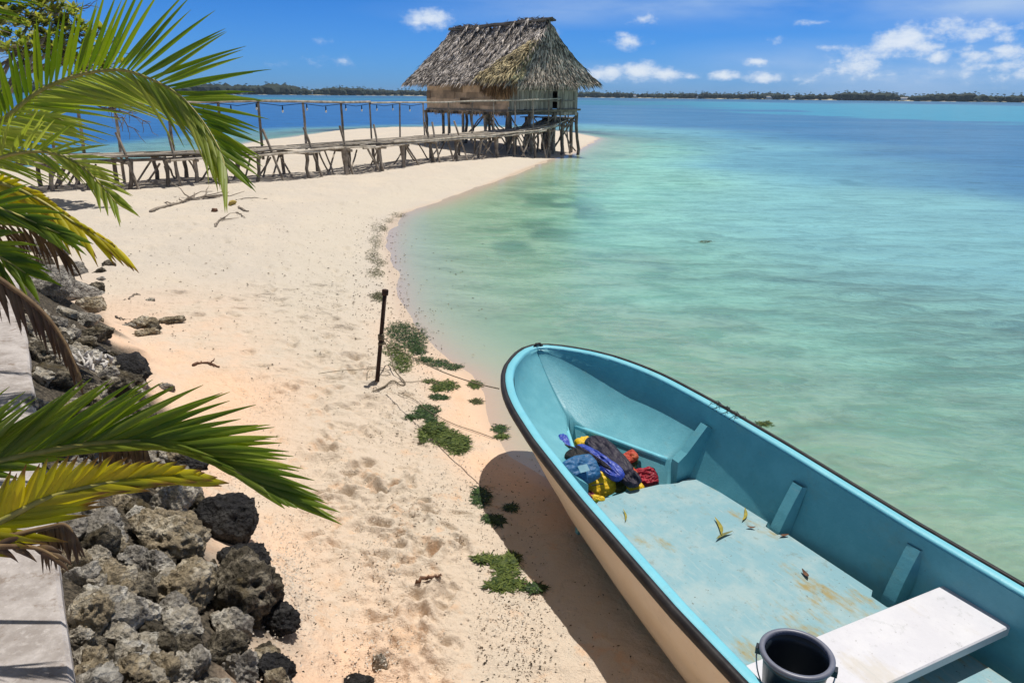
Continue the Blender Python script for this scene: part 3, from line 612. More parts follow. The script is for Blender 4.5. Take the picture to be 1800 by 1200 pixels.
    nw = MB(); fg = gable(-1)                 # pale fresh thatch wrapped round the near corner
    n = unit(-HG + np.array([0, 0, .7]) - HL * .2)
    for i in range(13):
        v0 = .36 + .60 * i / 13; ulo = .0; uhi = .03 + .24 * ((i + 1) / 13) ** 1.1
        strips(nw, lambda u, v: slope(1)(u, v) + n * .08, n, (ulo - .01, uhi), (v0, v0 + .03), 1, int(14 + 90 * i / 13), .6, .05, .35, .12, tone0=.55, tonev=.9)
    n2 = unit(-HL + np.array([0, 0, .3]))
    for i in range(13):
        v0 = .36 + .58 * i / 13; strips(nw, lambda u, v: fg(u, v) + n2 * .07, n2, (-.01, .05 + .02 * i / 13 * 3), (v0, v0 + .03), 1, 22, .55, .05, .3, .1, tone0=.45, tonev=.9)
    part(nw, 'corner_thatch', M['thatch_new'], parent=roof)['label'] = 'pale straw thatch patch wrapped over the near corner'
    fr = MB()                                 # brown fringe hanging under the patched corner
    for q in range(520):
        u = RNG.uniform(-.02, .25) ; p = slope(1)(u, .965); L = RNG.uniform(.45, 1.05) * (1 - abs(u - .09) * 2.2)
        d = unit(np.array([RNG.normal() * .14, RNG.normal() * .1, -1])); w = unit(np.array([1, .2 * RNG.normal(), 0])) * RNG.uniform(.012, .03)
        p = p + HG * RNG.uniform(-.05, .3); fr.add([p - w, p + w, p + d * L * .6 + w, p + d * L * .6 - w, p + d * L], [(0, 1, 2, 3), (3, 2, 4)], RNG.random())
    part(fr, 'fringe', M['thatch_brown'], parent=roof)
    # walls: plaited mats on the long side, grey boards on the end
    wl = MB()
    zs = [HFL - .12, HFL + .14, HFL + .42, HFL + .72, HFL + .98, HEAVE + .35]
    for i in range(5):
        x = 0.0
        while x < HLEN:
            w = RNG.uniform(.75, 1.3); x1 = min(x + w, HLEN); zc = (zs[i] + zs[i + 1]) / 2
            if not (i == 3 and 5.7 < x < 6.6):
                off = RNG.uniform(0, .045); c = hp((x + x1) / 2, -off, zc)
                fm = np.stack([HL, HG, np.array([0, 0, 1.0])], 1) @ np.array(Matrix.Rotation(RNG.normal() * .025, 3, 'Y'))
                wl.box(c, (x1 - x + .05, .02, zs[i + 1] - zs[i] + .05), fm, RNG.uniform(.1, .95))
            x = x1
    for q in range(240):                      # frayed lower edge
        x = RNG.uniform(0, HLEN); p = hp(x, -.03, HFL - .1); w = HL * RNG.uniform(.02, .07); wl.add([p - w, p + w, p + w * .4 + np.array([RNG.normal() * .04, 0, -RNG.uniform(.08, .3)])], [(0, 1, 2)], RNG.random())
    part(wl, 'mat_wall', M['mat_wall'])
    el = MB(); g = 0.0
    while g < HW_ - .02:
        w = .14
        if not (1.98 < g < 2.1 or 2.52 < g < 2.72):
            z0 = HFL - .05 + RNG.normal() * .03
            if g > 2.7: z0 -= .2
            el.box(hp(-RNG.uniform(0, .02), g + w / 2, (z0 + HEAVE + .35) / 2), (.025, w - .012, HEAVE + .35 - z0), np.stack([HL, HG, np.array([0, 0, 1.0])], 1), RNG.uniform(.15, .95))
        g += w
    part(el, 'board_wall', M['board'])
    bw = MB()
    for (a, b, g0, g1) in [(.02, HLEN, HW_ - .03, HW_), (HLEN - .03, HLEN, .02, HW_)]:
        bw.box(hp((a + b) / 2, (g0 + g1) / 2, (HFL + HEAVE + .4) / 2), (b - a, g1 - g0, HEAVE + .4 - HFL), np.stack([HL, HG, np.array([0, 0, 1.0])], 1), .4)
    part(bw, 'back_wall', M['board'])
    dk = MB(); dk.box(hp(.5, 2.35, (HFL + HEAVE) / 2 + .1), (.02, .95, HEAVE - HFL + .1), np.stack([HL, HG, np.array([0, 0, 1.0])], 1)); part(dk, 'doorway_shade', M['dark'])  # dark sheet behind the board gaps stands in for the unlit inside
    tr = MB()
    for z, o in ((HFL + .36, .05), (HFL + .80, .05)): tr.tube(crook(hp(-.04, .1, z), hp(-.04, HW_ - .1, z), 4, .006), .025, 5, .5)
    tr.tube(crook(hp(-.1, -.08, HFL - .06), hp(HLEN, -.08, HFL - .1), 6, .006), .05, 6, .5); tr.tube(crook(hp(-.06, -.1, HFL - .07), hp(-.06, HW_ + .25, HFL - .02), 6, .006), .05, 6, .3)
    part(tr, 'wall_rails', M['wood'])
    fl = MB(); fl.box(hp(HLEN / 2, HW_ / 2, HFL - .09), (HLEN + .1, HW_ + .1, .06), np.stack([HL, HG, np.array([0, 0, 1.0])], 1), .2)
    for x in np.linspace(.2, HLEN - .2, 6): fl.tube(crook(hp(x, -.35, HFL - .2), hp(x, HW_ + .3, HFL - .2), 4, .01), .07, 6, .3)
    part(fl, 'floor', M['wood'])
    tops = []
    for ti in (.1, 1.75, 3.4, 5.0, 6.5):
        for gi in (.05, 1.4, 2.8, 4.15):
            x, y, _ = hp(ti + RNG.normal() * .12, gi + RNG.normal() * .1, 0); zb = min(gz(x, y), .3) - .35
            b = MB(); b.tube(crook((x, y, zb), hp(ti, gi, HFL - .15), 5, .05), [.08, .075, .07, .07, .075], 7, RNG.uniform(.1, .8), .06); part(b, 'stilt', M['wood']); tops.append((ti, gi, zb + .35))
    for k in range(70):                       # crooked bracing between the stilts
        a = tops[RNG.integers(len(tops))]; c = tops[RNG.integers(len(tops))]
        if a is c or abs(a[0] - c[0]) + abs(a[1] - c[1]) > 2.2: continue
        b = MB(); b.tube(crook(hp(a[0], a[1], a[2] + RNG.uniform(.0, .5)), hp(c[0], c[1], HFL - .25), 5, .06), .034, 5, RNG.uniform(.1, .7), .05); part(b, 'brace', M['wood'])
build_hut()

# ------------------------------------------------------------------ walkway
near_px = [(-160, 352, .42), (-30, 343, .42), (90, 335, .42), (230, 318, .42), (297, 322, .42), (452, 313, .42), (608, 303, .36), (758, 290, .2), (875, 282, .08), (967, 278, 0), (1005, 272, -.1)]
NP = np.array([at(*p) for p in near_px]); NP = spline(NP[[0, 2, 4, 5, 6, 7, 8, 9, 10]], 240)
WDIR = np.gradient(NP[:, :2], axis=0); WDIR /= np.linalg.norm(WDIR, axis=1)[:, None]
WFAR = np.stack([-WDIR[:, 1], WDIR[:, 0]], 1)
def wk(px, off, z):                           # the point of the walkway seen at photo column px, off metres from its near edge
    P = NP[:, :2] + WFAR * off
    col = []
    for p in P:
        q = CAMROTN.T @ (np.array([p[0], p[1], z]) - np.array([0, 0, CAM_H])); col.append(900 + FPX * q[0] / -q[2])
    i = int(np.argmin(np.abs(np.array(col) - px))); return P[i], i
def deckz(i): 
    x = i / 239; return float(np.interp(x, [0, .2, .35, .5, .65, .75, .87, .95, 1], [1.14, 1.115, 1.115, 1.15, 1.12, 1.13, 1.3, 1.54, 1.61]))
def build_walkway():
    W = 1.25; i0 = len(NP) // 2; loc = (NP[i0][0], NP[i0][1], .2)
    t = empty('wooden_walkway', loc); tag(t, 'rickety grey driftwood walkway on crooked posts leading over sand to the hut', 'walkway'); inv = Matrix.Translation(-Vector(loc))
    def part(mb, name, mat, parent=None): return mb.build(name, mat, parent or t, world_to=inv)
    # deck boards run lengthwise, overlapping and uneven
    dk = MB()
    for k in range(10):
        off = (k + .5) / 10 * W; i = 0
        while i < 236:
            n = RNG.integers(12, 24); j = min(i + n, 239); A = NP[i, :2] + WFAR[i] * (off + RNG.normal() * .015); B = NP[j, :2] + WFAR[j] * (off + RNG.normal() * .015)
            za = deckz(i) + RNG.normal() * .012; zb = deckz(j) + RNG.normal() * .012; d = np.array([B[0] - A[0], B[1] - A[1], zb - za]); fm = frame(d)
            dk.box(((A[0] + B[0]) / 2, (A[1] + B[1]) / 2, (za + zb) / 2), (np.linalg.norm(d) + .1, RNG.uniform(.085, .125), .03), fm, RNG.uniform(.05, 1)); i = j
    part(dk, 'deck', M['wood_pale'])
    for off in (.08, W - .08):                # long bearers
        b = MB(); b.tube([np.array([*(NP[i, :2] + WFAR[i] * off), deckz(i) - .09 + RNG.normal() * .015]) for i in range(0, 240, 12)], .04, 6, .25, .08); part(b, 'bearer', M['wood'])
    # loose pole lying along the near edge
    for (p0, p1, lift) in [(60, 145, .02), (300, 560, -.06), (640, 960, -.03), (470, 660, -.02), (690, 980, .03)]:
        a, i = wk(p0, -.05, 1.1); c, j = wk(p1, -.05, 1.15); m = max(3, (j - i) // 10)
        b = MB(); b.tube([np.array([*(NP[k, :2] - WFAR[k] * .06), deckz(k) + lift - .06 + RNG.normal() * .03]) for k in np.linspace(i, j, m).astype(int)], .032, 6, .9); part(b, 'edge_pole', M['wood_pale'])
    # handrail on the far side
    rpx = [86, 140, 200, 300, 385, 455, 533, 600, 653, 700, 745, 787, 830, 870, 905, 940, 965, 984, 1000]
    rails = []
    for k, px in enumerate(rpx):
        p, i = wk(px, float(np.interp(px, [650, 940], [W, .12])), 2.0); zt = float(np.interp(px, [80, 200, 460, 600, 745, 905, 1000], [2.26, 2.3, 2.36, 2.31, 2.3, 2.38, 2.48])); low = deckz(i) - .35 if px > 300 else gz(*p) - .2
        b = MB(); b.tube(crook((p[0], p[1], low), (p[0] + RNG.normal() * .03, p[1], zt), 4, .012), [.042, .040, .038, .036] if px < 640 else .03, 6, RNG.uniform(.2, .9), .05)
        part(b, 'rail_post', M['wood']); rails.append((p[0], p[1], zt))
    rails = np.array(rails)
    for a, c, r_ in ((0, 8, .042), (8, 13, .034), (13, 18, .03)):
        P = []
        for q in range(a, c + 1): P.append(rails[q] + np.array([0, 0, .03 + RNG.normal() * .01]))
        if c == 18: P.append(P[-1] + (P[-1] - P[-2]) * .4 + np.array([0, 0, .05]))
        b = MB(); b.tube(P, r_, 6, .8, .05); part(b, 'handrail', M['wood_pale'] if a else M['wood'])
    # posts on the near side, with capping logs and slanting struts
    for px, lean in [(95, .1), (158, .05), (232, .12), (297, -.05), (345, .0), (400, .05), (452, .1), (540, .02), (608, -.04), (655, .1), (668, .05), (711, 0), (758, .03), (800, .05), (841, .02), (875, 0), (905, .03), (940, -.02), (967, .0), (988, .04), (1006, 0)]:
        p, i = wk(px, .02 + (.25 if px in (345, 655, 841) else 0), .3); zb = max(gz(*p), -1.2) - .25; tp = NP[i, :2] + WFAR[i] * .06 + WDIR[i] * lean
        b = MB(); b.tube(crook((p[0], p[1], zb), (tp[0], tp[1], deckz(i) - .06), 5, .05), np.array([.085, .08, .07, .075, .085]) * (1.1 if px in (608, 711, 875) else .68), 7, RNG.uniform(.1, .7), .08); part(b, 'post', M['wood'])
        p2 = NP[i, :2] + WFAR[i] * (W - .05); b = MB(); b.tube(crook((p2[0], p2[1], max(gz(*p2), -1.2) - .25), (p2[0], p2[1], deckz(i) - .06), 5, .05), .052, 6, RNG.uniform(.1, .6), .08); part(b, 'post', M['wood'])
        b = MB(); A = NP[i, :2] - WFAR[i] * .22; B = NP[i, :2] + WFAR[i] * (W + .15); b.tube(crook((*A, deckz(i) - .15), (*B, deckz(i) - .13), 4, .02), .045, 6, .35, .08); part(b, 'cross_beam', M['wood'])
    for px, px2, up in [(210, 246, 1), (300, 318, 1), (385, 400, 1), (463, 498, 1), (535, 570, 1), (600, 622, 1), (657, 676, 1), (640, 672, 0), (712, 738, 0), (760, 775, 1), (745, 765, 1), (800, 822, 1), (785, 800, 0), (850, 828, 0), (870, 848, 0), (908, 925, 0), (935, 915, 0), (950, 962, 0), (975, 960, 0), (990, 1003, 1)]:
        p, i = wk(px, .2, 1.0); q, j = wk(px2, -.12, .3); zt = deckz(i) + (.55 if up else -.05)
        b = MB(); b.tube(crook((*p, zt), (*q, max(gz(*q), -.8) - .1), 4, .02), .036, 5, RNG.uniform(.2, .8), .06); part(b, 'strut', M['wood'])
    for k_ in range(46):                      # crossed sticks bracing the walkway from below
        px = RNG.uniform(95, 990); sp = RNG.uniform(12, 30) * RNG.choice([-1, 1]); p, i = wk(px, RNG.uniform(0, W), 1.0); q, j = wk(px + sp, RNG.uniform(0, W), .3)
        b = MB(); b.tube(crook((*p, deckz(i) - RNG.uniform(.08, .3)), (*q, max(gz(*q), -.8) - .1), 4, .04), .027, 5, RNG.uniform(.2, .9), .06); part(b, 'strut', M['wood'])
    # landing beside the hut
    b = MB(); e = NP[-1, :2]; dd = WDIR[-1]; ff = WFAR[-1]
    for k in range(14):
        A = e + ff * (.0 + k * .16) - dd * 1.6; B = e + ff * (.0 + k * .16) + dd * RNG.uniform(.1, .35); z = 1.64 + RNG.normal() * .01; fm = frame(np.array([*(B - A), 0]))
        b.box(((A[0] + B[0]) / 2, (A[1] + B[1]) / 2, z), (np.linalg.norm(B - A), .14, .03), fm, RNG.uniform(.2, 1))
    part(b, 'landing', M['wood_pale'])
    for (a, c) in [(-1.2, .1), (-.1, .05), (-.9, 1.2), (.1, 1.3), (-.4, 2.2), (.15, 2.2)]:
        p = e + dd * a + ff * c; b = MB(); b.tube(crook((*p, -.9), (p[0], p[1], 1.6), 5, .06), .085, 7, RNG.uniform(.1, .6), .08); part(b, 'post', M['wood'])
    # bulbs strung under the handrail
    s = empty('string_lights', tuple(rails[6])); tag(s, 'black cord of small clear bulbs strung under the walkway handrail', 'string lights'); inv2 = Matrix.Translation(-Vector(rails[6]))
    c = MB(); P = []
    for q in range(2, 11):
        P.append(rails[q] + np.array([0, -.05, -.02]))
        if q < 10: P.append((rails[q] + rails[q + 1]) / 2 + np.array([0, -.05, -.09]))
    c.tube(P, .009, 4); c.build('cable', M['dark'], s, world_to=inv2)
    glass = simple('bulb_glass', (.75, .75, .72), (.65, .65, .62), 10, .15, spec=.8); iv, iff = icosphere(2); PP = spline(P, 300)
    for px in (175, 260, 357, 406, 450, 497, 538, 572, 607, 636, 662, 690, 720):
        pr = []
        for p in PP:
            q = CAMROTN.T @ (p - np.array([0, 0, CAM_H])); pr.append(900 + FPX * q[0] / -q[2])
        k = int(np.argmin(np.abs(np.array(pr) - px))); p = PP[k]
        b = MB(); b.add(iv * np.array([.03, .03, .042]) + p + np.array([0, 0, -.155]), iff); bo = b.build('bulb', glass, s, True, world_to=inv2)
        b = MB(); b.tube([p, p + np.array([0, 0, -.04]), p + np.array([0, 0, -.12])], [.008, .019, .019], 6); b.build('socket', M['dark'], bo, world_to=inv2)
build_walkway()

# ------------------------------------------------------------------ boat
BO = np.array([.899, .438]) * 2.485; BRZ = math.atan2(.899, -.438)
BMAT = Matrix.Translation((BO[0], BO[1], 0)) @ Matrix.Rotation(BRZ, 4, 'Z'); BINV = BMAT.inverted()
def tab(xs, ys): return lambda s: np.interp(s, xs, ys)
b_hw = tab([.2, .8, 1.5, 2.0, 2.85, 3.45, 3.82, 4.02, 4.18, 4.33, 4.45, 4.55, 4.63, 4.69, 4.72], [.70, .74, .752, .742, .708, .660, .605, .556, .498, .425, .348, .262, .18, .095, .0])
b_zr = tab([.2, 1.5, 2, 2.4, 2.9, 3.45, 3.9, 4.3, 4.72], [.55, .565, .585, .615, .655, .70, .74, .77, .79])
b_yc = tab([.2, 1, 2, 2.62, 3.3, 3.9, 4.2, 4.45, 4.62, 4.72], [.64, .655, .645, .59, .50, .36, .24, .11, .03, 0])
b_zc = tab([.2, 2, 2.62, 3.3, 3.9, 4.2, 4.45, 4.62, 4.72], [.15, .17, .21, .25, .29, .33, .42, .62, .79])
b_zk = tab([.2, 3.4, 3.8, 4.1, 4.3, 4.45, 4.57, 4.65, 4.72], [-.05, -.05, -.03, .04, .13, .25, .43, .60, .785])
b_wl = tab([3.3, 4.15, 4.7], [.37, .025, .0])
def smooth_tab(f, s): return (f(s - .08) + 2 * f(s) + f(s + .08)) / 4 if s < 4.3 else f(s)
ST = np.concatenate([np.linspace(.2, 3.4, 33), np.linspace(3.45, 4.3, 16), 4.3 + .42 * np.sin(np.linspace(.12, 1, 15) * math.pi / 2)])
def hull_section(s, side):
    hw, zr, yc, zc, zk = smooth_tab(b_hw, s), b_zr(s), smooth_tab(b_yc, s), smooth_tab(b_zc, s), b_zk(s)
    P = [(hw, zr)]
    for f, bulge in ((.2, .012), (.42, .02), (.62, .022)):
        P.append((hw + (yc - hw) * f + bulge * min(1, hw / .3), zr + (zc - zr) * f))
    P.append((hw + (yc - hw) * .64 + .008 * min(1, hw / .3), zr + (zc - zr) * .645)); P.append((hw + (yc - hw) * .85 + .006 * min(1, hw / .3), zr + (zc - zr) * .85)); P.append((yc, zc))
    P.append((yc * .62, zc + (zk - zc) * .42)); P.append((yc * .25, zc + (zk - zc) * .8)); P.append((0, zk))
    return [(s, side * y, z) for y, z in P]
OUTL = np.array([(s, smooth_tab(b_hw, s)) for s in ST]); _d = np.gradient(OUTL, axis=0); _d /= np.linalg.norm(_d, axis=1)[:, None]
INL = OUTL + np.stack([_d[:, 1], -_d[:, 0]], 1) * .062; INL = INL[INL[:, 1] > -.03]; _q = len(INL) - 1
S_IN = INL[-1, 0] if INL[-1, 1] > 0 else float(np.interp(0, [INL[-1, 1], INL[-2, 1]], [INL[-1, 0], INL[-2, 0]]))
INL[-1] = (S_IN, 0.0)
def b_in(s): return max(float(np.interp(s, INL[:, 0], INL[:, 1])), 0)
def inner_section(s):
    zr, yc, zc = b_zr(s), smooth_tab(b_yc, s), smooth_tab(b_zc, s); h = b_in(s)
    if s < 3.40:
        P = [(h, zr - .004), (h - .012, zr - .1), (h + (yc - h) * .5 - .012, zr + (zc - zr) * .55), (max(yc - .03, .2), zc + .05), (yc * .88, zc - .03), (yc * .74, .09), (.3, .07), (0, .065)]
    else:
        k = float(np.clip((s - 4.0) / (S_IN - 4.0), 0, 1)); wl = min(b_wl(s), h * .8); zl = .37 + (zr - .03 - .37) * k ** 1.5 if s > 4.0 else .37; zw = .085 if s < 3.85 else float(np.interp(s, [3.85, 4.12, 4.16, S_IN], [.085, .2, zl - .015, zr - .05])); zw = min(zw, zl - .004)
        P = [(h, zr - .004), (h - .004 * min(1, h / .1), zr - .10 * (1 - k)), (h + (wl - h) * .13, zr + (zl - zr) * .50), (h + (wl - h) * .55, zr + (zl - zr) * .82), (wl + .02 * min(1, h / .2) , zl + .004), (wl, zl - .002), (max(wl - .02, 0), zw), (0, zw - .002)]
    return [(s, y, z) for y, z in P] + [(s, -y, z) for y, z in P[:-1][::-1]]
def build_boat():
    t = empty('motor_skiff', (BO[0], BO[1], 0), BRZ); tag(t, 'open skiff, light blue inside and cream outside with a black rubber rim, beached bow first', 'boat')
    hull = MB()
    for sd_ in (1, -1): hull.grid([hull_section(s, sd_) for s in ST], flip=sd_ > 0)
    e = hull_section(.2, 1) + hull_section(.2, -1)[::-1]; hull.add(e, [tuple(range(len(e)))])
    hull.build('hull', M['cream'], t, True)
    inn = MB(); S2 = np.concatenate([np.linspace(.2, 3.38, 30), np.linspace(3.42, 4.2, 14), 4.2 + (S_IN - 4.2) * np.sin(np.linspace(.1, 1, 14) * math.pi / 2)])
    inn.grid([inner_section(s) for s in S2], flip=False)
    inn.build('inner_hull', M['blue'], t, True)
    gw = MB(); rr = MB()
    N_ = len(ST)
    for sd_ in (1, -1):
        rows = []
        for i in range(N_):
            s = ST[i]; o = OUTL[i]; d = np.array([_d[i, 1], -_d[i, 0]]); zr = b_zr(s); pts = []
            for off, dz in ((-.004, -.02), (-.004, .006), (.01, .013), (.046, .012), (.057, .004), (.057, -.05)):
                p = o + d * off
                if p[1] < 0: p = np.array([min(p[0], S_IN), 0.0])
                pts.append((p[0], sd_ * p[1], zr + dz))
            rows.append(pts)
        gw.grid(rows, flip=sd_ < 0)
    gw.build('gunwale', M['blue_rim'], t, True)
    P = [(s, smooth_tab(b_hw, s) + .012, b_zr(s) - .008) for s in ST] + [(s, -smooth_tab(b_hw, s) - .012, b_zr(s) - .008) for s in ST[::-1]]
    P = np.array(P); n = len(P); prof = [(-.012, -.026), (.012, -.028), (.021, -.012), (.021, .008), (.010, .024), (-.012, .024)]; rows = []
    for i in range(n):
        d = P[min(i + 1, n - 1)] - P[max(i - 1, 0)]; o = unit(np.array([d[1], -d[0], 0])) * 1.0
        if o[0] * (P[i][0] - 2) + o[1] * P[i][1] < 0: o = -o
        rows.append([P[i] + o * a + np.array([0, 0, b]) for a, b in prof + prof[:1]])
    rr.grid(rows); rr.build('rubber_rim', M['black_rubber'], t, True)
    # deck panel with rounded front corners and notches at the ribs
    zf = .262; out = [(3.31, .30), (3.345, .24), (3.355, .05), (3.345, -.20), (3.32, -.27), (3.31, -.32), (3.33, -.42), (3.30, -.475), (2.72, -.505), (2.69, -.46), (2.60, -.46), (2.57, -.515), (2.02, -.525), (1.99, -.48), (1.90, -.48), (1.87, -.53), (1.0, -.54), (1.0, .54), (3.0, .50), (3.27, .45)]
    nn = len(out); fl = MB(); fl.add([(x, y, zf) for x, y in out] + [(x, y, zf - .03) for x, y in out], [tuple(range(nn))[::-1], tuple(range(nn, 2 * nn))] + [(i, (i + 1) % nn, nn + (i + 1) % nn, nn + i) for i in range(nn)])
    fl.build('deck_panel', M['blue_floor'], t)
    sup = MB(); sup.box((3.32, 0, .165), (.03, .84, .16)); sup.build('deck_bulkhead', M['blue'], t)
    for sd_ in (-1, 1):
        lp = MB(); A = [(s, sd_ * (b_wl(s) + .004), .366) for s in np.linspace(3.44, 4.13, 9)]; lp.tube(A, .017, 6); lp.build('stowage_lip', M['blue_rim'], t, True)
        br = MB(); y0, y1 = .36, .60
        v = []
        for x in (3.345, 3.41): v += [(x, sd_ * .33, .1), (x, sd_ * .335, .385), (x, sd_ * .40, .435), (x, sd_ * .545, .60), (x, sd_ * .61, .56), (x, sd_ * .42, .2)]
        k = 6; br.add(v, [tuple(range(k)), tuple(range(k, 2 * k))[::-1]] + [(i, (i + 1) % k, k + (i + 1) % k, k + i) for i in range(k)]); br.build('knee_bracket', M['blue'], t)
        for s in (2.645, 1.945):
            wy = lambda z: smooth_tab(b_hw, s) - .06 + (smooth_tab(b_yc, s) - smooth_tab(b_hw, s)) * (b_zr(s) - z) / (b_zr(s) - b_zc(s))
            rb = MB(); v = []
            for x, e_ in ((s - .05, 0), (s - .035, 1), (s + .035, 1), (s + .05, 0)):
                for z in (.20, .26, .36, .46, .52):
                    pr = (.055 * (1 - ((z - .2) / .32) ** 1.6) + .004) * e_; v.append((x, sd_ * (wy(z) + (.02 if not e_ else 0) - pr), z))
            rb.grid(np.array(v).reshape(4, 5, 3), flip=sd_ > 0); rb.build('rib', M['blue'], t)
    bn = MB(); x0, x1 = 1.455, 1.775; y = .70; zb = .415; r_ = .02
    def rrect(ins, z): 
        P = []
        for cx, cy, a0 in ((x1, y, 0), (x0, y, 90), (x0, -y, 180), (x1, -y, 270)):
            for a in (0, 45, 90):
                ang = R(a0 + a); sx = 1 if cx == x1 else -1; sy = 1 if cy > 0 else -1
                P.append((cx - sx * .02 - sx * ins + math.cos(ang) * .02, cy - sy * .02 - sy * ins + math.sin(ang) * .02, z))
        return P
    L_ = [rrect(.006, zb), rrect(0, zb - .006), rrect(0, zb - .045)]; bn.grid([p + p[:1] for p in L_], flip=True); bn.add(L_[0], [tuple(range(12))]); bn.add(L_[2], [tuple(range(12))[::-1]])
    bo = bn.build('bench', M['white'], t)
    for sd_ in (-1, 1):
        c = MB(); c.box((1.615, sd_ * .64, .35), (.26, .05, .05)); c.build('bench_cleat', M['blue'], t)
    cl = MB(); cl.tube([(4.675, -.05, .80), (4.683, -.03, .818), (4.685, .0, .818), (4.68, .02, .80)], [.008, .012, .012, .008], 7); cl.tube([(4.675, -.035, .79), (4.675, -.035, .815)], .01, 6); cl.build('bow_fitting', M['black_rubber'], t, True)
    tr = MB(); tr.box((.235, 0, .32), (.05, 1.3, .5)); tr.build('transom', M['blue'], t)
    # dark tie knots round the far rim
    kn = MB()
    for s in np.linspace(3.42, 3.20, 7):
        hw = smooth_tab(b_hw, s); a = RNG.normal() * .02; kn.tube([(s, -hw + .06, b_zr(s) + .0), (s + a, -hw + .03, b_zr(s) + .026), (s - a, -hw - .02, b_zr(s) + .026), (s, -hw - .045, b_zr(s) - .01)], .0022, 4)
    kn.tube([(3.45, -b_hw(3.45) + .02, b_zr(3.45) + .022), (3.3, -b_hw(3.3) + .0, b_zr(3.3) + .026), (3.2, -b_hw(3.2) + .03, b_zr(3.2) + .02)], .0022, 4); kn.build('cord_lashing', M['fab_black'], t)
build_boat()
def bl(px, py, z): return np.array(BINV @ Vector(at(px, py, z)))          # boat coordinates of a photo point at a height

def build_bucket():
    zb = .4165; h = .25; zr = zb + h; c = at(1401, 1146, zr); rt = .126; rb = .094
    t = empty('bucket', (c[0], c[1], zb)); tag(t, 'dark plastic bucket with grey rim and wire handle standing on the white bench', 'bucket')
    k = 48; an = np.linspace(0, 2 * math.pi, k + 1)
    def ring(r, z): return [(math.cos(a) * r, math.sin(a) * r, z) for a in an]
    b = MB(); b.grid([ring(0.001, .002), ring(rb - .004, .0), ring(rb, .004), ring(rb + .012, .09), ring(rt - .012, h - .05), ring(rt - .008, h - .045), ring(rt - .004, h - .012), ring(rt - .012, h - .012), ring(rt - .016, h - .06), ring(rb, .012), ring(.001, .010)]); b.build('body', M['bucket'], t, True)
    m_ = MB(); m_.grid([ring(rt - .014, h - .014), ring(rt - .013, h - .001), ring(rt - .009, h + .003), ring(rt + .002, h + .003), ring(rt + .007, h - .002), ring(rt + .006, h - .014), ring(rt - .004, h - .015)]); m_.build('rim', M['bucket_rim'], t, True)
    ax = unit(np.append((at(1468, 1162, zr) - at(1335, 1122, zr))[:2], 0)); fr = np.array([ax[1], -ax[0], 0])
    if fr[1] > 0: fr = -fr
    w = MB(); P = []
    for q in np.linspace(0, math.pi, 24):
        P.append(ax * -(rt + .012) * math.cos(q) + fr * math.sin(q) * (rt * .62) + np.array([0, 0, h - .035 - math.sin(q) * .155]))
    P = np.array(P); rad = np.linalg.norm(P[:, :2], axis=1); mn = rb + (rt - rb) * P[:, 2] / h + .008; f = np.maximum(1, mn / rad); P[:, :2] *= f[:, None]
    w.tube(P, .0028, 6); w.build('handle', M['steel'], t, True)
    for sg in (-1, 1):
        e = MB(); p = ax * sg * (rt + .006) + np.array([0, 0, h - .034]); e.box(p, (.022, .03, .026), frame(ax)); e.tube([p - ax * sg * .01, p + ax * sg * .012], .006, 6); e.build('lug', M['bucket'], t)
build_bucket()

def pillow(mb, c, ax, up, size, wr=.12, hole=None, bend=0.0, seed=0):
    ax = unit(ax); up = unit(up - ax * np.dot(up, ax)); sd_ = np.cross(up, ax); n = 44; u = np.linspace(-1, 1, n); U, V = np.meshgrid(u, u, indexing='ij')
    th = ((1 - np.abs(U) ** 4) * (1 - np.abs(V) ** 4)) ** .42
    rx = 1 - .16 * np.abs(V) ** 2.5; ry = 1 - .16 * np.abs(U) ** 2.5
    nz = fbm(np.stack([U * 1.7 + seed * 3.1, V * 1.7, np.full_like(U, seed * 1.7)], -1), 5, .6) - .5; cr = np.abs(fbm(np.stack([U * 1.3 + seed * 5.1, V * 2.6, np.full_like(U, seed * 2.3)], -1), 3) - .5); nz = nz * 1.5 - np.exp(-(cr / .05) ** 2) * .09
    for sg in (1, -1):
        z = sg * th * size[2] / 2 * (1 + wr * 4 * nz) + nz * size[2] * wr * 2 + bend * (U ** 2) * size[0]
        P = np.asarray(c) + (U * rx * size[0] / 2)[..., None] * ax + (V * ry * size[1] / 2)[..., None] * sd_ + z[..., None] * up; mb.grid(P, flip=sg > 0)
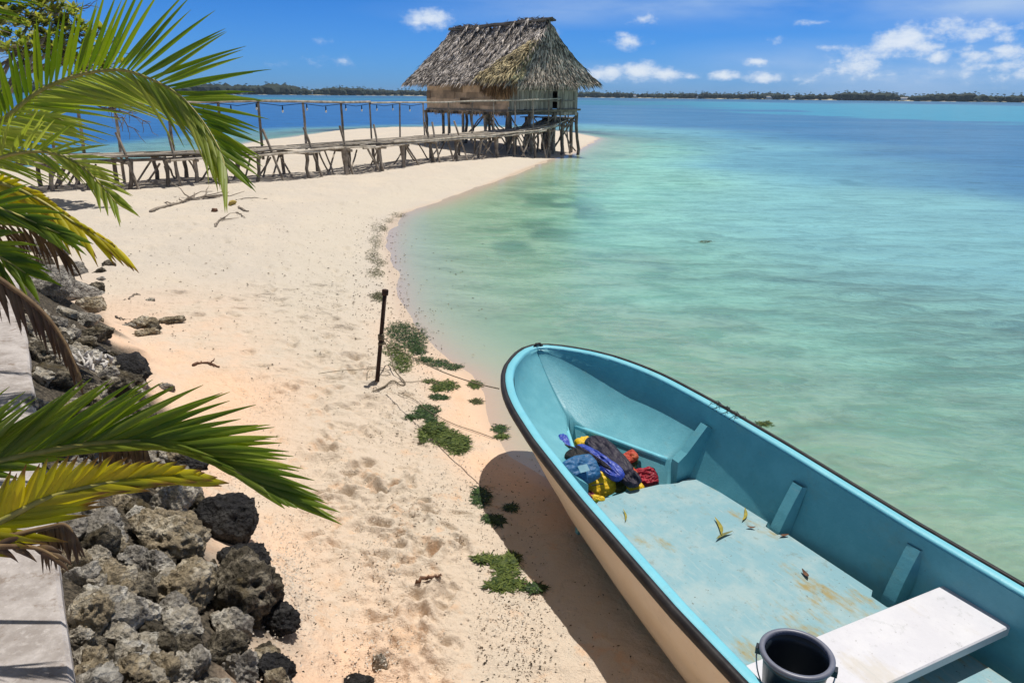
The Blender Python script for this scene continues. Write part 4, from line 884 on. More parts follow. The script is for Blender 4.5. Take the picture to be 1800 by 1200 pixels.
def build_vests():
    def P(px, py, z): return at(px, py, z)
    Z = np.array([0, 0, 1.0])
    v = empty('life_vest', tuple(P(1030, 812, .3))); tag(v, 'blue life vest with black neck opening and grey patch on the bow pile', 'life vest', 'life vests heaped in the bow'); iv = Matrix.Translation(-v.location)
    def part(fn, name, mat, par): 
        b = MB(); fn(b); return b.build(name, mat, par, True, world_to=Matrix.Translation(-par.location))
    tow = unit(np.array([-.1, -.75, .75]))
    part(lambda b: pillow(b, P(1021, 826, .40), P(1041, 820, .41) - P(1003, 832, .40), tow, (.24, .19, .09), .1, seed=1), 'panel', M['fab_steel'], v)
    part(lambda b: pillow(b, P(1052, 812, .36), P(1092, 838, .33) - P(1012, 785, .38), unit(np.array([0, -.55, .8])), (.43, .115, .08), .12, seed=2), 'panel', M['fab_blue'], v)
    part(lambda b: pillow(b, P(993, 784, .36), P(1000, 808, .33) - P(987, 765, .40), unit(np.array([.1, -.4, .9])), (.22, .08, .06), .12, seed=3), 'shoulder', M['fab_blue'], v)
    part(lambda b: pillow(b, P(1014, 803, .425), P(1032, 813, .42) - P(1000, 793, .43), unit(np.array([0, -.6, .8])), (.17, .11, .05), .1, seed=4), 'neck_opening', M['fab_black'], v)
    part(lambda b: pillow(b, P(1000, 815, .37), P(1012, 842, .36) - P(990, 790, .38), tow, (.25, .08, .06), .14, seed=21), 'side_panel', M['fab_navy'], v)
    part(lambda b: pillow(b, P(1042, 803, .42), P(1075, 824, .40) - P(1012, 782, .43), unit(np.array([0, -.55, .8])), (.34, .03, .03), .14, seed=22), 'collar', M['fab_navy'], v)
    pb = MB(); c = P(1026, 824, .44); ax = unit(P(1039, 821, .44) - P(1013, 828, .44)); sdv = np.cross(tow, ax); pb.box(c + tow * .012, (.068, .05, .004), np.stack([ax, sdv, np.cross(ax, sdv)], 1)); pb.build('patch', M['fab_patch'], v, world_to=iv)
    st = MB(); st.tube([P(992, 782, .385), P(1008, 787, .39), P(1030, 800, .39), P(1052, 818, .385)], .008, 5); st.tube([P(988, 800, .36), P(1000, 815, .37), P(1006, 835, .36)], .008, 5); st.build('strap', M['fab_black'], v, world_to=iv)
    n = empty('life_vest', tuple(P(1072, 804, .3))); tag(n, 'navy black life vest with long pad lying over the blue one', 'life vest', 'life vests heaped in the bow')
    part(lambda b: pillow(b, P(1069, 800, .37), P(1106, 840, .34) - P(1036, 768, .40), unit(np.array([.1, -.5, .85])), (.46, .17, .075), .12, seed=6), 'panel', M['fab_navy'], n)
    part(lambda b: pillow(b, P(1098, 832, .33), P(1118, 850, .31) - P(1080, 815, .35), unit(np.array([.1, -.5, .85])), (.26, .12, .06), .18, seed=7), 'panel', M['fab_navy'], n)
    y = empty('life_vest', tuple(P(1050, 850, .2))); tag(y, 'yellow life vest bulging out from under the blue one at the front of the deck', 'life vest', 'life vests heaped in the bow')
    part(lambda b: pillow(b, P(1051, 851, .27), P(1076, 847, .27) - P(1025, 856, .27), unit(np.array([.05, -.75, .65])), (.23, .17, .10), .06, seed=8), 'panel', M['fab_yellow'], y)
    part(lambda b: pillow(b, P(1026, 779, .33), P(1044, 777, .33) - P(1010, 781, .33), Z, (.13, .10, .07), .08, seed=9), 'panel', M['fab_yellow'], y)
    part(lambda b: pillow(b, P(1113, 852, .26), P(1125, 862, .24) - P(1100, 842, .28), unit(np.array([.1, -.5, .85])), (.15, .09, .06), .1, seed=10), 'panel', M['fab_yellow'], y)
    part(lambda b: pillow(b, P(1086, 851, .25), P(1092, 862, .24) - P(1080, 840, .27), unit(np.array([.1, -.7, .7])), (.13, .09, .06), .1, seed=11), 'panel', simple('olive_nylon', (.10, .09, .02), (.07, .07, .02), 10, .6), y)
    st = MB(); st.tube([P(1040, 853, .335), P(1052, 851, .345), P(1060, 850, .335)], .004, 5); st.build('strap', M['fab_black'], y, world_to=Matrix.Translation(-y.location))
    r_ = empty('life_vest', tuple(P(1132, 838, .2))); tag(r_, 'dark red life vest tucked against the far side beside the deck panel', 'life vest', 'life vests heaped in the bow')
    part(lambda b: pillow(b, P(1135, 838, .25), P(1152, 836, .25) - P(1115, 841, .25), unit(np.array([.1, -.5, .85])), (.17, .13, .07), .16, seed=12), 'panel', M['fab_red'], r_)
    part(lambda b: pillow(b, P(1116, 838, .28), P(1122, 856, .26) - P(1108, 822, .30), unit(np.array([.1, -.6, .8])), (.17, .05, .05), .14, seed=13), 'strap', M['fab_orange'], r_)
    g = empty('float_cushion', tuple(P(1108, 806, .3))); tag(g, 'red and green cushion corner sticking up behind the navy life vest', 'cushion')
    part(lambda b: pillow(b, P(1107, 803, .34), P(1117, 797, .36) - P(1098, 808, .33), unit(np.array([-.2, -.4, .9])), (.11, .09, .05), .1, seed=14), 'top', M['fab_orange'], g)
    part(lambda b: pillow(b, P(1112, 815, .30), P(1119, 800, .34) - P(1106, 826, .28), unit(np.array([.2, -.9, .3])), (.11, .06, .04), .1, seed=15), 'side', simple('dark_green_cloth', (.02, .06, .03), (.03, .08, .03), 10, .6), g)
    m_ = empty('life_vest', tuple(P(1035, 874, .2))); tag(m_, 'maroon and yellow life vest corner showing beside the near rim below the yellow one', 'life vest', 'life vests heaped in the bow')
    part(lambda b: pillow(b, P(1031, 872, .26), P(1045, 878, .26) - P(1018, 866, .26), unit(np.array([.05, -.6, .8])), (.13, .08, .06), .1, seed=16), 'panel', M['fab_maroon'], m_)
    part(lambda b: pillow(b, P(1048, 876, .265), P(1060, 874, .26) - P(1036, 870, .27), unit(np.array([.05, -.6, .8])), (.11, .045, .04), .1, seed=17), 'trim', M['fab_yellow'], m_)
build_vests()
def leaf(name, px, py, z, px2, py2, w, mat, label, cat='leaf', group=None, curl=.25):
    a = at(px, py, z); b = at(px2, py2, z); L = np.linalg.norm(b - a); d = (b - a) / L; sd_ = np.cross((0, 0, 1), d); mb = MB(); rows = []
    for q in np.linspace(0, 1, 9):
        ww = w * math.sin(math.pi * min(max(q, .03), .97)) ** .8; c = (a - b) / 2 + d * L * q + sd_ * math.sin(q * 3.14) * L * .08; zc = .004 + curl * L * .25 * (2 * q - 1) ** 2
        rows.append([c - sd_ * ww + np.array([0, 0, zc + ww * .5]), c + np.array([0, 0, zc]), c + sd_ * ww + np.array([0, 0, zc + ww * .5])])
    mb.grid(rows); o = mb.build(name, mat, None, True); o.location = tuple((a + b) / 2); tag(o, label, cat, group); return o
M['leaf_fallen'] = simple('fallen_yellow_leaf', (.34, .28, .04), (.24, .22, .04), 30, .6); M['leaf_dry'] = simple('dry_brown_leaf', (.16, .08, .045), (.10, .05, .03), 30, .8); M['leaf_olive'] = simple('fallen_olive_leaf', (.17, .17, .05), (.12, .13, .04), 30, .6)
ZF = .264
leaf('fallen_leaf', 1256, 912, ZF, 1268, 943, .011, M['leaf_fallen'], 'narrow yellow leaf on the blue deck pointing towards the crossing olive leaf', group='leaves on the boat deck')
leaf('fallen_leaf', 1259, 950, ZF + .004, 1288, 936, .010, M['leaf_olive'], 'narrow olive leaf on the blue deck lying across the end of a yellow leaf', group='leaves on the boat deck')
leaf('fallen_leaf', 1309, 895, ZF, 1305, 917, .010, M['leaf_fallen'], 'small yellow leaf on the blue deck nearest the far edge', group='leaves on the boat deck')
leaf('fallen_leaf', 1409, 1004, ZF, 1420, 1018, .012, M['leaf_dry'], 'curled brown leaf alone in the middle of the blue deck', group='leaves on the boat deck', curl=.9)
leaf('fallen_leaf', 1312, 928, ZF, 1328, 930, .009, M['leaf_dry'], 'crumpled brown leaf on the deck just below the small yellow leaf', group='leaves on the boat deck', curl=1.2)
leaf('fallen_leaf', 1371, 944, ZF, 1386, 942, .010, M['leaf_dry'], 'brown leaf on the deck edge against the first side rib', group='leaves on the boat deck', curl=.8)
leaf('fallen_leaf', 1095, 897, ZF, 1099, 918, .006, M['leaf_fallen'], 'thin faded leaf on the blue deck near the near front corner', group='leaves on the boat deck')

# ------------------------------------------------------------------ slab and rocks
def build_slab():
    W = .62; c0 = SA0; c1 = SB0; mb = MB(); rows = []
    for q in np.linspace(0, 1, 24):
        p = c0 + (c1 - c0) * q; w = (vnoise(np.array([q * 30, 0, 0])) - .5) * .02
        prof = [(-W, .9), (-W, .995), (-W + .01, 1.003), (-W * .6, 1.005), (-W * .3, 1.004), (-.012 + w, 1.003), (w, .99), (w * 1.5 + .003, .82), (.01, .3)]
        rows.append([(*(p + SN * a), z) for a, z in prof])
    mb.grid(rows, flip=False); o = mb.build('concrete_slab', mat_slab(), None, False); tag(o, 'weathered pale concrete slab along the left edge beside the rocks', 'slab')
def mat_slab():
    m, nt, b = new_mat('weathered_concrete'); tc = mnode(nt, 'ShaderNodeTexCoord').outputs['Object']
    n1 = mnoise(nt, 4, 7, .7, tc); n2 = mnoise(nt, 30, 5, .7, tc); n3 = mnoise(nt, 9, 6, .75, tc)
    col = mmix(nt, mramp(nt, n1, .38, .64), (.48, .44, .42), (.30, .265, .245)); col = mmix(nt, mmath(nt, 'MULTIPLY', mramp(nt, n2, .52, .7), .5), col, (.60, .56, .54)); col = mmix(nt, mmath(nt, 'MULTIPLY', mramp(nt, n3, .55, .66), .7), col, (.20, .15, .115))
    nt.links.new(col, b.inputs['Base Color']); b.inputs['Roughness'].default_value = .92
    bn = mnode(nt, 'ShaderNodeBump', {'Height': mnoise(nt, 60, 6, .7, tc), 'Strength': .6, 'Distance': .008}); nt.links.new(bn.outputs[0], b.inputs['Normal']); return m
build_slab()
ICO4, ICO4F = icosphere(4); ICO5, ICO5F = icosphere(5)
def rock_mesh(mb, c, size, rot, seed, rough=.5, fine=False):
    V, Fc = (ICO5.copy(), ICO5F) if fine else (ICO4.copy(), ICO4F); r = np.random.default_rng(seed)
    for k in range(r.integers(9, 15)):        # broken, flattened faces
        n = unit(r.normal(size=3)); h = r.uniform(.5, .9); d = V @ n; m_ = d > h; V[m_] -= np.outer((d[m_] - h) * .95, n)
    o = r.uniform(0, 50, 3)
    n1 = fbm(V * 1.5 + o, 3) - .5; n2 = np.abs(fbm(V * 2.6 + o * 1.3, 5, .6) - .5); n3 = fbm(V * 8 + o, 4, .65) - .5; n4 = fbm(V * 5 + o * 2, 3, .6)
    pit = -np.clip(n4 - .60, 0, 1) * 1.0; crack = -np.exp(-(np.abs(fbm(V * 1.9 + o * .7, 3) - .5) / .018) ** 2) * .10
    V = V * (1 + n1 * .8 * rough + (.10 - n2) * 1.7 * rough + n3 * .42 * rough + pit * rough + crack)[:, None]
    V = V * np.asarray(size) @ np.asarray(rot).T
    mb.add(V + np.asarray(c), Fc, .5)
def place_rock(px, py, w, h, mat, label, group=None, deep=1.0, rough=.55, name='rock', seed=0, sink=.3):
    d = rayd(px, py); t = np.geomspace(1.2, 30, 1500); P = np.array([0, 0, CAM_H]) + d * t[:, None]; g = ground(P[:, 0], P[:, 1], False)
    rz_ = h / 2 * t / FPX * 1.05
    k = int(np.argmax(P[:, 2] - g < rz_ * sink)); c = P[k]; tt = t[k]; a = w / 2 * tt / FPX; b = h / 2 * tt / FPX * 1.12
    r = np.random.default_rng(seed + 100); rot = np.array(Matrix.Rotation(r.normal() * .18, 3, 'X') @ Matrix.Rotation(r.normal() * .18, 3, 'Y') @ Matrix.Rotation(r.normal() * .35, 3, 'Z'))
    mb = MB(); rock_mesh(mb, (0, 0, 0), (a * 1.16, (a + b) / 2 * deep * 1.1, b * 1.12), rot, seed, rough, tt < 4.2)
    o = mb.build(name, M[mat], None, True); o.location = tuple(c); tag(o, label, 'rock', group); return o
RG = 'rocks piled against the concrete slab'
ROCKS = [
 (400, 925, 122, 95, 'rock_black', 'large smooth black boulder at the sand edge right of the yellow palm leaf tips'),
 (418, 992, 100, 72, 'rock_black', 'dark boulder wedged directly under the large smooth black one'),
 (420, 1048, 140, 125, 'rock_dark', 'biggest dark brown craggy boulder in the pile, its foot on the sand'),
 (482, 1092, 74, 58, 'rock_black', 'pitted black lump sticking out farthest onto the sand'),
 (293, 948, 116, 84, 'rock_tan', 'large tan boulder in the middle of the near pile'),
 (238, 985, 56, 44, 'rock_grey', 'grey stone on the left shoulder of the large tan boulder'),
 (280, 1000, 66, 58, 'rock_grey', 'grey stone leaning under the front of the large tan boulder'),
 (212, 1032, 58, 86, 'rock_tan', 'upright tan stone standing on end near the slab'),
 (253, 1034, 40, 70, 'rock_dark', 'narrow dark stone leaning right behind the upright tan one'),
 (322, 1040, 92, 84, 'rock_tan', 'sunlit tan boulder left of the biggest dark brown one'),
 (308, 1080, 84, 52, 'rock_grey', 'brownish grey boulder right below the sunlit tan one'),
 (250, 1084, 58, 40, 'rock_pale', 'pale angular stone below the upright tan one'),
 (168, 1030, 50, 54, 'rock_pale', 'pale tan stone touching the slab under the hanging dead leaves'),
 (157, 1088, 68, 76, 'rock_tan', 'speckled tan boulder against the slab left of the pale angular stone'),
 (140, 1120, 34, 34, 'rock_pale', 'whitish stone squeezed against the slab edge'),
 (213, 1118, 56, 48, 'rock_pale', 'pale rock with a rounded white pebble face above the dark ones'),
 (160, 1147, 58, 40, 'rock_dark', 'low brown stone at the slab foot near the bottom of the picture'),
 (230, 1157, 66, 40, 'rock_dark', 'dark grey stone lying between the pale bottom stones'),
 (267, 1112, 44, 44, 'rock_dark', 'mossy brown stone right of the pale pebble faced rock'),
 (333, 1106, 58, 46, 'rock_pale', 'pale topped stone in the dark gap below the brownish grey boulder'),
 (287, 1146, 50, 66, 'rock_dark', 'tall dark brown stone near the bottom middle of the pile'),
 (332, 1142, 66, 60, 'rock_dark', 'dark brown stone just below the pale topped one'),
 (393, 1146, 86, 56, 'rock_dark', 'slanted brown slab like stone under the biggest dark boulder'),
 (317, 1182, 58, 42, 'rock_pale', 'flat pale grey block at the bottom centre of the pile'),
 (424, 1176, 56, 60, 'rock_grey', 'grey block at the bottom of the pile nearest the sand'),
 (478, 1186, 66, 62, 'rock_black', 'pitted black stone at the bottom right corner of the pile'),
 (233, 1186, 72, 52, 'rock_tan', 'craggy pale tan boulder cut by the bottom of the picture'),
 (160, 1188, 66, 54, 'rock_tan', 'tan boulder in the bottom left corner of the pile by the slab'),
 (178, 985, 48, 42, 'rock_pale', 'small whitish tan stone beside the hanging dead leaves'),
 (187, 945, 70, 54, 'rock_grey', 'grey rock half hidden under the yellow palm leaf'),
 (300, 886, 78, 64, 'rock_pale', 'pale sunlit boulder just under the yellow palm leaf'),
 (246, 902, 66, 50, 'rock_dark', 'shadowed dark rock left of the pale boulder under the yellow leaf'),
 (316, 814, 92, 52, 'rock_black', 'black boulder showing between the green and the yellow palm leaves'),
 (343, 895, 46, 44, 'rock_dark', 'dark stone between the pale boulder and the large smooth black one'),
 (226, 647, 92, 40, 'rock_black', 'flat pointed black rock reaching onto the sand beside the white coral'),
 (212, 668, 76, 34, 'rock_dark', 'low dark rock in front of the flat pointed one'),
 (115, 636, 80, 46, 'rock_grey', 'grey rock under the tip of the dead brown frond'),
 (80, 662, 76, 46, 'rock_dark', 'dark rock touching the slab corner above the long green frond'),
 (147, 614, 56, 36, 'rock_dark', 'dark rock just above the white coral pieces'),
 (195, 684, 66, 36, 'rock_dark', 'dark rock right at the upper leaflets of the long green frond'),
 (294, 682, 28, 18, 'rock_grey', 'small grey stone alone at the tips of the green frond'),
 (137, 513, 66, 44, 'rock_grey', 'smooth rounded grey boulder, the largest in the far bank'),
 (171, 508, 28, 20, 'rock_dark', 'small dark stone behind the right end of the smooth grey boulder'),
 (156, 541, 68, 34, 'rock_tan', 'flat brownish rock right in front of the smooth grey boulder'),
 (117, 552, 42, 24, 'rock_pale', 'white topped stone below the smooth grey boulder'),
 (150, 565, 48, 34, 'rock_grey', 'bluish grey rock at the sand below the flat brownish one'),
 (168, 590, 52, 30, 'rock_dark', 'dark olive rock on the sand edge below the bluish one'),
 (88, 508, 86, 66, 'rock_grey', 'broad cracked grey rock left of the smooth boulder'),
 (128, 477, 44, 32, 'rock_grey', 'grey rock at the top of the far bank under the yellow tip'),
 (53, 490, 48, 34, 'rock_grey', 'grey rock behind the dead brown frond at the far bank'),
 (160, 622, 48, 24, 'rock_black', 'black rock left of the flat pointed one'),
 (68, 468, 44, 36, 'rock_dark', 'dark rock at the back of the far bank under the palm'),
 (45, 545, 50, 38, 'rock_dark', 'dark rock near the slab behind the hanging frond leaflets'),
 (48, 578, 52, 34, 'rock_grey', 'grey rock by the slab edge left of the brown frond'),
 (78, 578, 42, 28, 'rock_pale', 'whitish rock behind the leaflets of the brown frond'),
 (65, 622, 56, 40, 'rock_dark', 'dark rock by the slab edge below the brown frond middle'),
 (104, 596, 40, 30, 'rock_dark', 'dark rock directly behind the brown frond end'),
 (40, 432, 56, 34, 'rock_grey', 'grey rock among the palm stems at the left edge'),
 (96, 442, 46, 30, 'rock_grey', 'grey rock under the brown leaflets at the far end of the bank'),
 (124, 590, 34, 24, 'rock_grey', 'grey stone between the brown frond and the dark olive rock'),
 (130, 745, 60, 40, 'rock_dark', 'dark rock hidden under the long green frond near its middle'),
 (235, 725, 64, 40, 'rock_dark', 'dark rock under the long green frond towards the sand'),
 (60, 720, 60, 40, 'rock_grey', 'grey rock under the long green frond by the slab'),
 (180, 800, 60, 40, 'rock_grey', 'grey rock between the green and yellow fronds'),
 (120, 800, 56, 40, 'rock_dark', 'dark rock behind the upper yellow leaflets'),
 (628, 1203, 60, 20, 'rock_black', 'black stone alone on the sand at the bottom edge of the picture'),
 (20, 640, 4, 4, None, None)]
for i, (px, py, w, h, mt_, lab) in enumerate(ROCKS):
    if mt_: place_rock(px, py, w, h, mt_, lab, None if px == 628 else RG, seed=i * 7 + 3, rough=.36 if 'smooth' in lab else .52, sink=.32)
rr_ = np.random.default_rng(77)
for i in range(250):                           # small rubble filling the gaps
    q = rr_.uniform(.12, .82); tt = .03 + .62 * rr_.random() ** 1.4; p = SA0 + (SB0 - SA0) * q + SN * tt
    z = gz(*p); s_ = rr_.uniform(.035, .10); mb = MB(); rock_mesh(mb, (0, 0, 0), (s_, s_ * .9, s_ * .7), np.eye(3), 400 + i, .6)
    o = mb.build('rubble_stone', M[['rock_pale', 'rock_tan', 'rock_grey', 'rock_pale', 'rock_dark'][i % 5]], None, True); o.location = (p[0], p[1], z + s_ * .2); o.rotation_euler = (rr_.uniform(0, 6), rr_.uniform(0, 6), rr_.uniform(0, 6))
    tag(o, 'small loose coral stone filling a gap between the big rocks by the slab', 'stone', 'small stones filling the rock bank')
CG = 'loose coral lumps lying on the sand'
for i, (px, py, w, h, mt_, lab) in enumerate([(234, 574, 40, 18, 'rock_grey', 'grey coral lump at the left end of the loose heap on the sand'), (253, 571, 40, 22, 'rock_tan', 'tallest tan coral lump in the loose heap on the sand'), (258, 586, 34, 18, 'rock_tan', 'tan coral lump at the front of the loose heap on the sand'), (270, 578, 26, 14, 'rock_dark', 'dark coral lump at the right front of the loose heap'),
        (298, 563, 44, 14, 'rock_tan', 'low flat coral piece just right of the loose heap'), (262, 528, 18, 6, 'rock_pale', 'small flat pale shell like stone on open sand'), (192, 466, 26, 14, 'rock_dark', 'dark coral lump on the sand at the yellow leaf tips'), (176, 478, 26, 10, 'rock_dark', 'thin dark piece of coral left of the dark lump'), (178, 491, 16, 8, 'rock_grey', 'tiny grey coral stone above the rounded boulder'),
        (667, 1166, 22, 32, 'rock_pale', 'speckled white coral piece standing on the sand near the bottom'), (176, 562, 14, 8, 'rock_tan', 'little orange stone at the edge of the rock bank')]):
    place_rock(px, py, w, h, mt_, lab, CG, seed=600 + i, rough=.8, name='coral_lump', sink=.2)
def build_white_coral():
    p = at_ground(163, 642, .12); t = MB()
    for k in range(34):
        a = RNG.uniform(0, 6.28); L = RNG.uniform(.03, .075); c = p + np.array([RNG.normal() * .07, RNG.normal() * .05, .02]); e = c + np.array([math.cos(a) * L, math.sin(a) * L, RNG.uniform(-.02, .08)])
        t.tube([c, (c + e) / 2 + RNG.normal(size=3) * .01, e], [.009, .012, .005], 6, .5, .15)
    o = t.build('white_coral', simple('bleached_coral', (.62, .59, .56), (.48, .45, .42), 30, .9, .4, 90), None, True); tag(o, 'spiky bleached white branching coral lying on the dark rocks', 'coral')
build_white_coral()

# ------------------------------------------------------------------ palms
def frond(parent, ctrl, n, length, ang, side, leafmat, rachmat, width, lenprof=((0, .12, .35, .7, 1), (.6, .8, 1, .92, .55)), hang=0.0, facing=None, u0=.1, droop=.25, up_len=1.0, lo_len=1.0, base_r=.014, label=None, jit=.06, seed=0, curl=0.0):
    """ctrl: rachis points as (photo x, photo y, distance); ang: angle of the leaflets to the rachis at its start and end"""
    r = np.random.default_rng(seed); C_ = np.array([atd(*c) for c in ctrl]); P = spline(C_, 60); m = len(P)
    inv = Matrix.Translation(-parent.location); arc = np.concatenate([[0], np.cumsum(np.linalg.norm(np.diff(P, axis=0), axis=1))]); arc /= arc[-1]
    rb = MB(); rb.tube(P, np.linspace(base_r, base_r * .18, m), 7, .5); ro = rb.build('frond', rachmat, parent, True, world_to=inv)
    if label: ro['label'] = label
    lb = MB(); rnds = []
    for i in range(n):
        u = u0 + (1 - u0) * (i + .5 * r.random()) / n; k = int(np.clip(np.searchsorted(arc, u) - 1, 1, m - 2)); f = np.clip((u - arc[k]) / (arc[k + 1] - arc[k]), 0, 1)
        p = P[k] + (P[k + 1] - P[k]) * f; T = unit(P[k + 1] - P[k - 1])
        N = unit(np.array([0, 0, CAM_H]) - p) if facing is None else unit(facing)
        N = unit(N - T * np.dot(N, T)); S = np.cross(N, T)          # S: to the left of the rachis as seen from the front
        th = R(np.interp(u, [u0, 1], ang)); lf = np.interp(u, *lenprof)
        for sg, lk in ((1, up_len), (-1, lo_len)):
            if lk <= 0: continue
            if side and sg != side: continue
            L = length * lf * lk * r.uniform(.9, 1.08); a = th + r.normal() * jit
            D = unit(math.cos(a) * T + math.sin(a) * sg * S + N * r.normal() * .07 + N * .10)
            if hang: D = unit(D * (1 - hang) + hang * np.array([r.normal() * .12, r.normal() * .12, -1.0]))
            W0 = unit(np.cross(D, N + .01)); K = 8; rows = []; tw = r.normal() * .15 + curl
            pos = p.copy(); d = D.copy()
            for q in range(K + 1):
                x = q / K; w = width * (.35 + .65 * min(1, x / .22)) * (1 - max(0, (x - .35) / .65) ** 1.5) * r.uniform(.96, 1.04) + .0006
                ca, sa = math.cos(tw * x), math.sin(tw * x); Wv = W0 * ca + N * sa; Nn = N * ca - W0 * sa
                rows.append([pos - Wv * w - Nn * w * .55, pos, pos + Wv * w - Nn * w * .55])
                pos = pos + d * L / K; d = unit(d + np.array([0, 0, -1]) * droop / K * (.4 + 1.2 * x))
            lb.grid(rows, np.repeat(np.linspace(0, 1, K + 1)[:, None], 3, 1)); rnds += [np.clip(r.random(), 0, 1)] * (3 * (K + 1))
    lo = lb.build('leaflets', leafmat, ro, True, world_to=inv)
    at2 = lo.data.attributes.new('leaf', 'FLOAT', 'POINT'); at2.data.foreach_set('value', np.array(rnds, np.float32)); return ro
def palm(px, py, dist, label, trunk_h):
    c = atd(px, py, dist); zb = gz(c[0], c[1]); t = empty('coconut_palm', (c[0], c[1], zb)); tag(t, label, 'palm')
    mb = MB(); zc = c[2]; P = [(c[0] + math.sin(k) * .02, c[1], zb - .2 + (zc - zb + .25) * k / 12) for k in range(13)]
    mb.tube(P, [.16 - .05 * k / 12 + .008 * (k % 2) for k in range(13)], 12, .5, .03); mb.build('trunk', M['palm_trunk'], t, True, world_to=Matrix.Translation(-t.location)); return t
G, DG, Y_, GO, BR = M['leaf_green'], M['leaf_dark'], M['leaf_yellow'], M['leaf_gold'], M['leaf_brown']; RA, RB = M['rachis'], M['rachis_brown']
pa = palm(-330, 400, 3.9, 'taller coconut palm at the left edge whose long arching frond crosses the sky', 1)
frond(pa, [(-330, 400, 3.9), (-120, 300, 3.9), (0, 214, 3.9), (70, 160, 3.9), (140, 132, 3.9), (210, 123, 3.85), (262, 138, 3.8), (312, 165, 3.75), (352, 207, 3.7), (382, 255, 3.65), (396, 292, 3.6)], 66, .61, (58, 22), 0, DG, RA, .0120, droop=.12, up_len=1.0, lo_len=0, u0=.3, lenprof=((.3, .42, .55, .66, .76, .88, 1), (.36, .45, .66, .98, 1, .62, .35)), seed=1, jit=.035, label='long arching green frond')
frond(pa, [(-330, 400, 3.9), (-120, 300, 3.9), (0, 214, 3.9), (70, 160, 3.9), (140, 132, 3.9), (210, 123, 3.85), (262, 138, 3.8), (312, 165, 3.75), (352, 207, 3.7), (382, 255, 3.65), (396, 292, 3.6)], 76, .58, (50, 11), 0, G, RA, .0115, droop=.24, lenprof=((.3, .5, .7, .85, 1), (.7, .95, 1, .8, .5)), up_len=0, lo_len=1, u0=.3, seed=2, base_r=.009, jit=.03)  # lower leaflets in a lighter green, painting in the sun on them
frond(pa, [(-330, 410, 4.1), (-120, 330, 4.0), (-20, 285, 3.9), (40, 268, 3.85), (95, 270, 3.8), (140, 290, 3.8), (175, 322, 3.75), (205, 358, 3.7)], 52, .34, (58, 14), 0, G, RA, .0090, droop=.25, seed=3)
frond(pa, [(-330, 410, 4.3), (-140, 300, 4.3), (-40, 238, 4.3), (40, 205, 4.3), (85, 203, 4.3), (115, 214, 4.3)], 48, .34, (55, 18), 0, G, RA, .0090, droop=.3, seed=4)
frond(pa, [(-330, 400, 4.2), (-300, 200, 4.2), (-220, 80, 4.2), (-130, 20, 4.2), (-50, -20, 4.2), (10, -40, 4.2)], 46, .55, (62, 24), 0, DG, RA, .011, droop=.2, seed=5)
frond(pa, [(-330, 410, 3.6), (-130, 345, 3.45), (-20, 322, 3.4), (30, 332, 3.4), (80, 358, 3.4), (125, 388, 3.4), (165, 412, 3.4), (200, 434, 3.4)], 62, .35, (56, 7), 0, Y_, RA, .0125, droop=.4, up_len=.28, lo_len=1.0, seed=6, label='yellowing frond with brown tips')
frond(pa, [(-330, 420, 3.5), (-120, 400, 3.4), (-20, 392, 3.4), (40, 398, 3.4), (85, 418, 3.4), (120, 450, 3.4)], 40, .24, (55, 15), 0, BR, RB, .006, droop=1.2, hang=.6, seed=7, label='dry brown frond under the yellow one')
frond(pa, [(-330, 410, 3.2), (-150, 368, 3.15), (-30, 362, 3.1), (30, 378, 3.1), (75, 398, 3.1), (110, 412, 3.1)], 30, .30, (30, 8), 0, DG, RA, .012, droop=.2, seed=8)
frond(pa, [(-330, 430, 3.1), (-160, 420, 3.1), (-60, 430, 3.1), (0, 452, 3.1), (45, 480, 3.1)], 30, .30, (48, 18), 0, DG, RA, .012, droop=.5, seed=9)
frond(pa, [(-330, 430, 3.1), (-150, 440, 3.05), (-40, 470, 3.0), (30, 512, 3.0), (78, 552, 3.0), (108, 592, 3.0), (127, 630, 3.0), (137, 656, 3.0)], 60, .22, (42, 6), 0, BR, RB, .008, droop=1.5, up_len=.7, hang=.55, base_r=.016, seed=10, label='hanging dead brown frond')
pb = palm(-430, 850, 2.2, 'young coconut palm at the lower left with green, yellow and dead fronds', .3)
frond(pb, [(-430, 870, 2.2), (-220, 832, 2.15), (-60, 822, 2.1), (60, 797, 2.1), (170, 779, 2.1), (260, 777, 2.1), (330, 790, 2.1), (392, 816, 2.1), (440, 843, 2.1), (478, 864, 2.1)], 76, .40, (37, 7), 0, M['leaf_mid'], RA, .0108, droop=.10, up_len=1.0, lo_len=0, u0=.2, seed=11, label='broad deep green frond', jit=.04)
frond(pb, [(-430, 870, 2.2), (-220, 832, 2.15), (-60, 822, 2.1), (60, 797, 2.1), (170, 779, 2.1), (260, 777, 2.1), (330, 790, 2.1), (392, 816, 2.1), (440, 843, 2.1), (478, 864, 2.1)], 36, .22, (9, 5), 0, M['leaf_mid'], RA, .012, droop=.1, up_len=0, lo_len=1, u0=.3, seed=12, jit=.03, base_r=.006)
frond(pb, [(-430, 880, 2.1), (-180, 955, 2.0), (-60, 938, 1.95), (0, 916, 1.95), (70, 881, 1.95), (140, 859, 1.95), (210, 846, 1.95), (280, 839, 1.95), (325, 840, 1.95)], 40, .215, (64, 7), 0, Y_, RA, .0140, droop=.06, up_len=.8, lo_len=0, u0=.35, seed=13, jit=.03, label='bright yellow frond with brown tips')
frond(pb, [(-430, 880, 2.1), (-180, 955, 2.0), (-60, 938, 1.95), (0, 916, 1.95), (70, 881, 1.95), (140, 859, 1.95), (210, 846, 1.95), (280, 839, 1.95), (325, 840, 1.95)], 30, .34, (24, 4), 0, GO, RA, .0140, droop=.04, up_len=0, lo_len=.8, u0=.35, seed=14, jit=.03, base_r=.007)
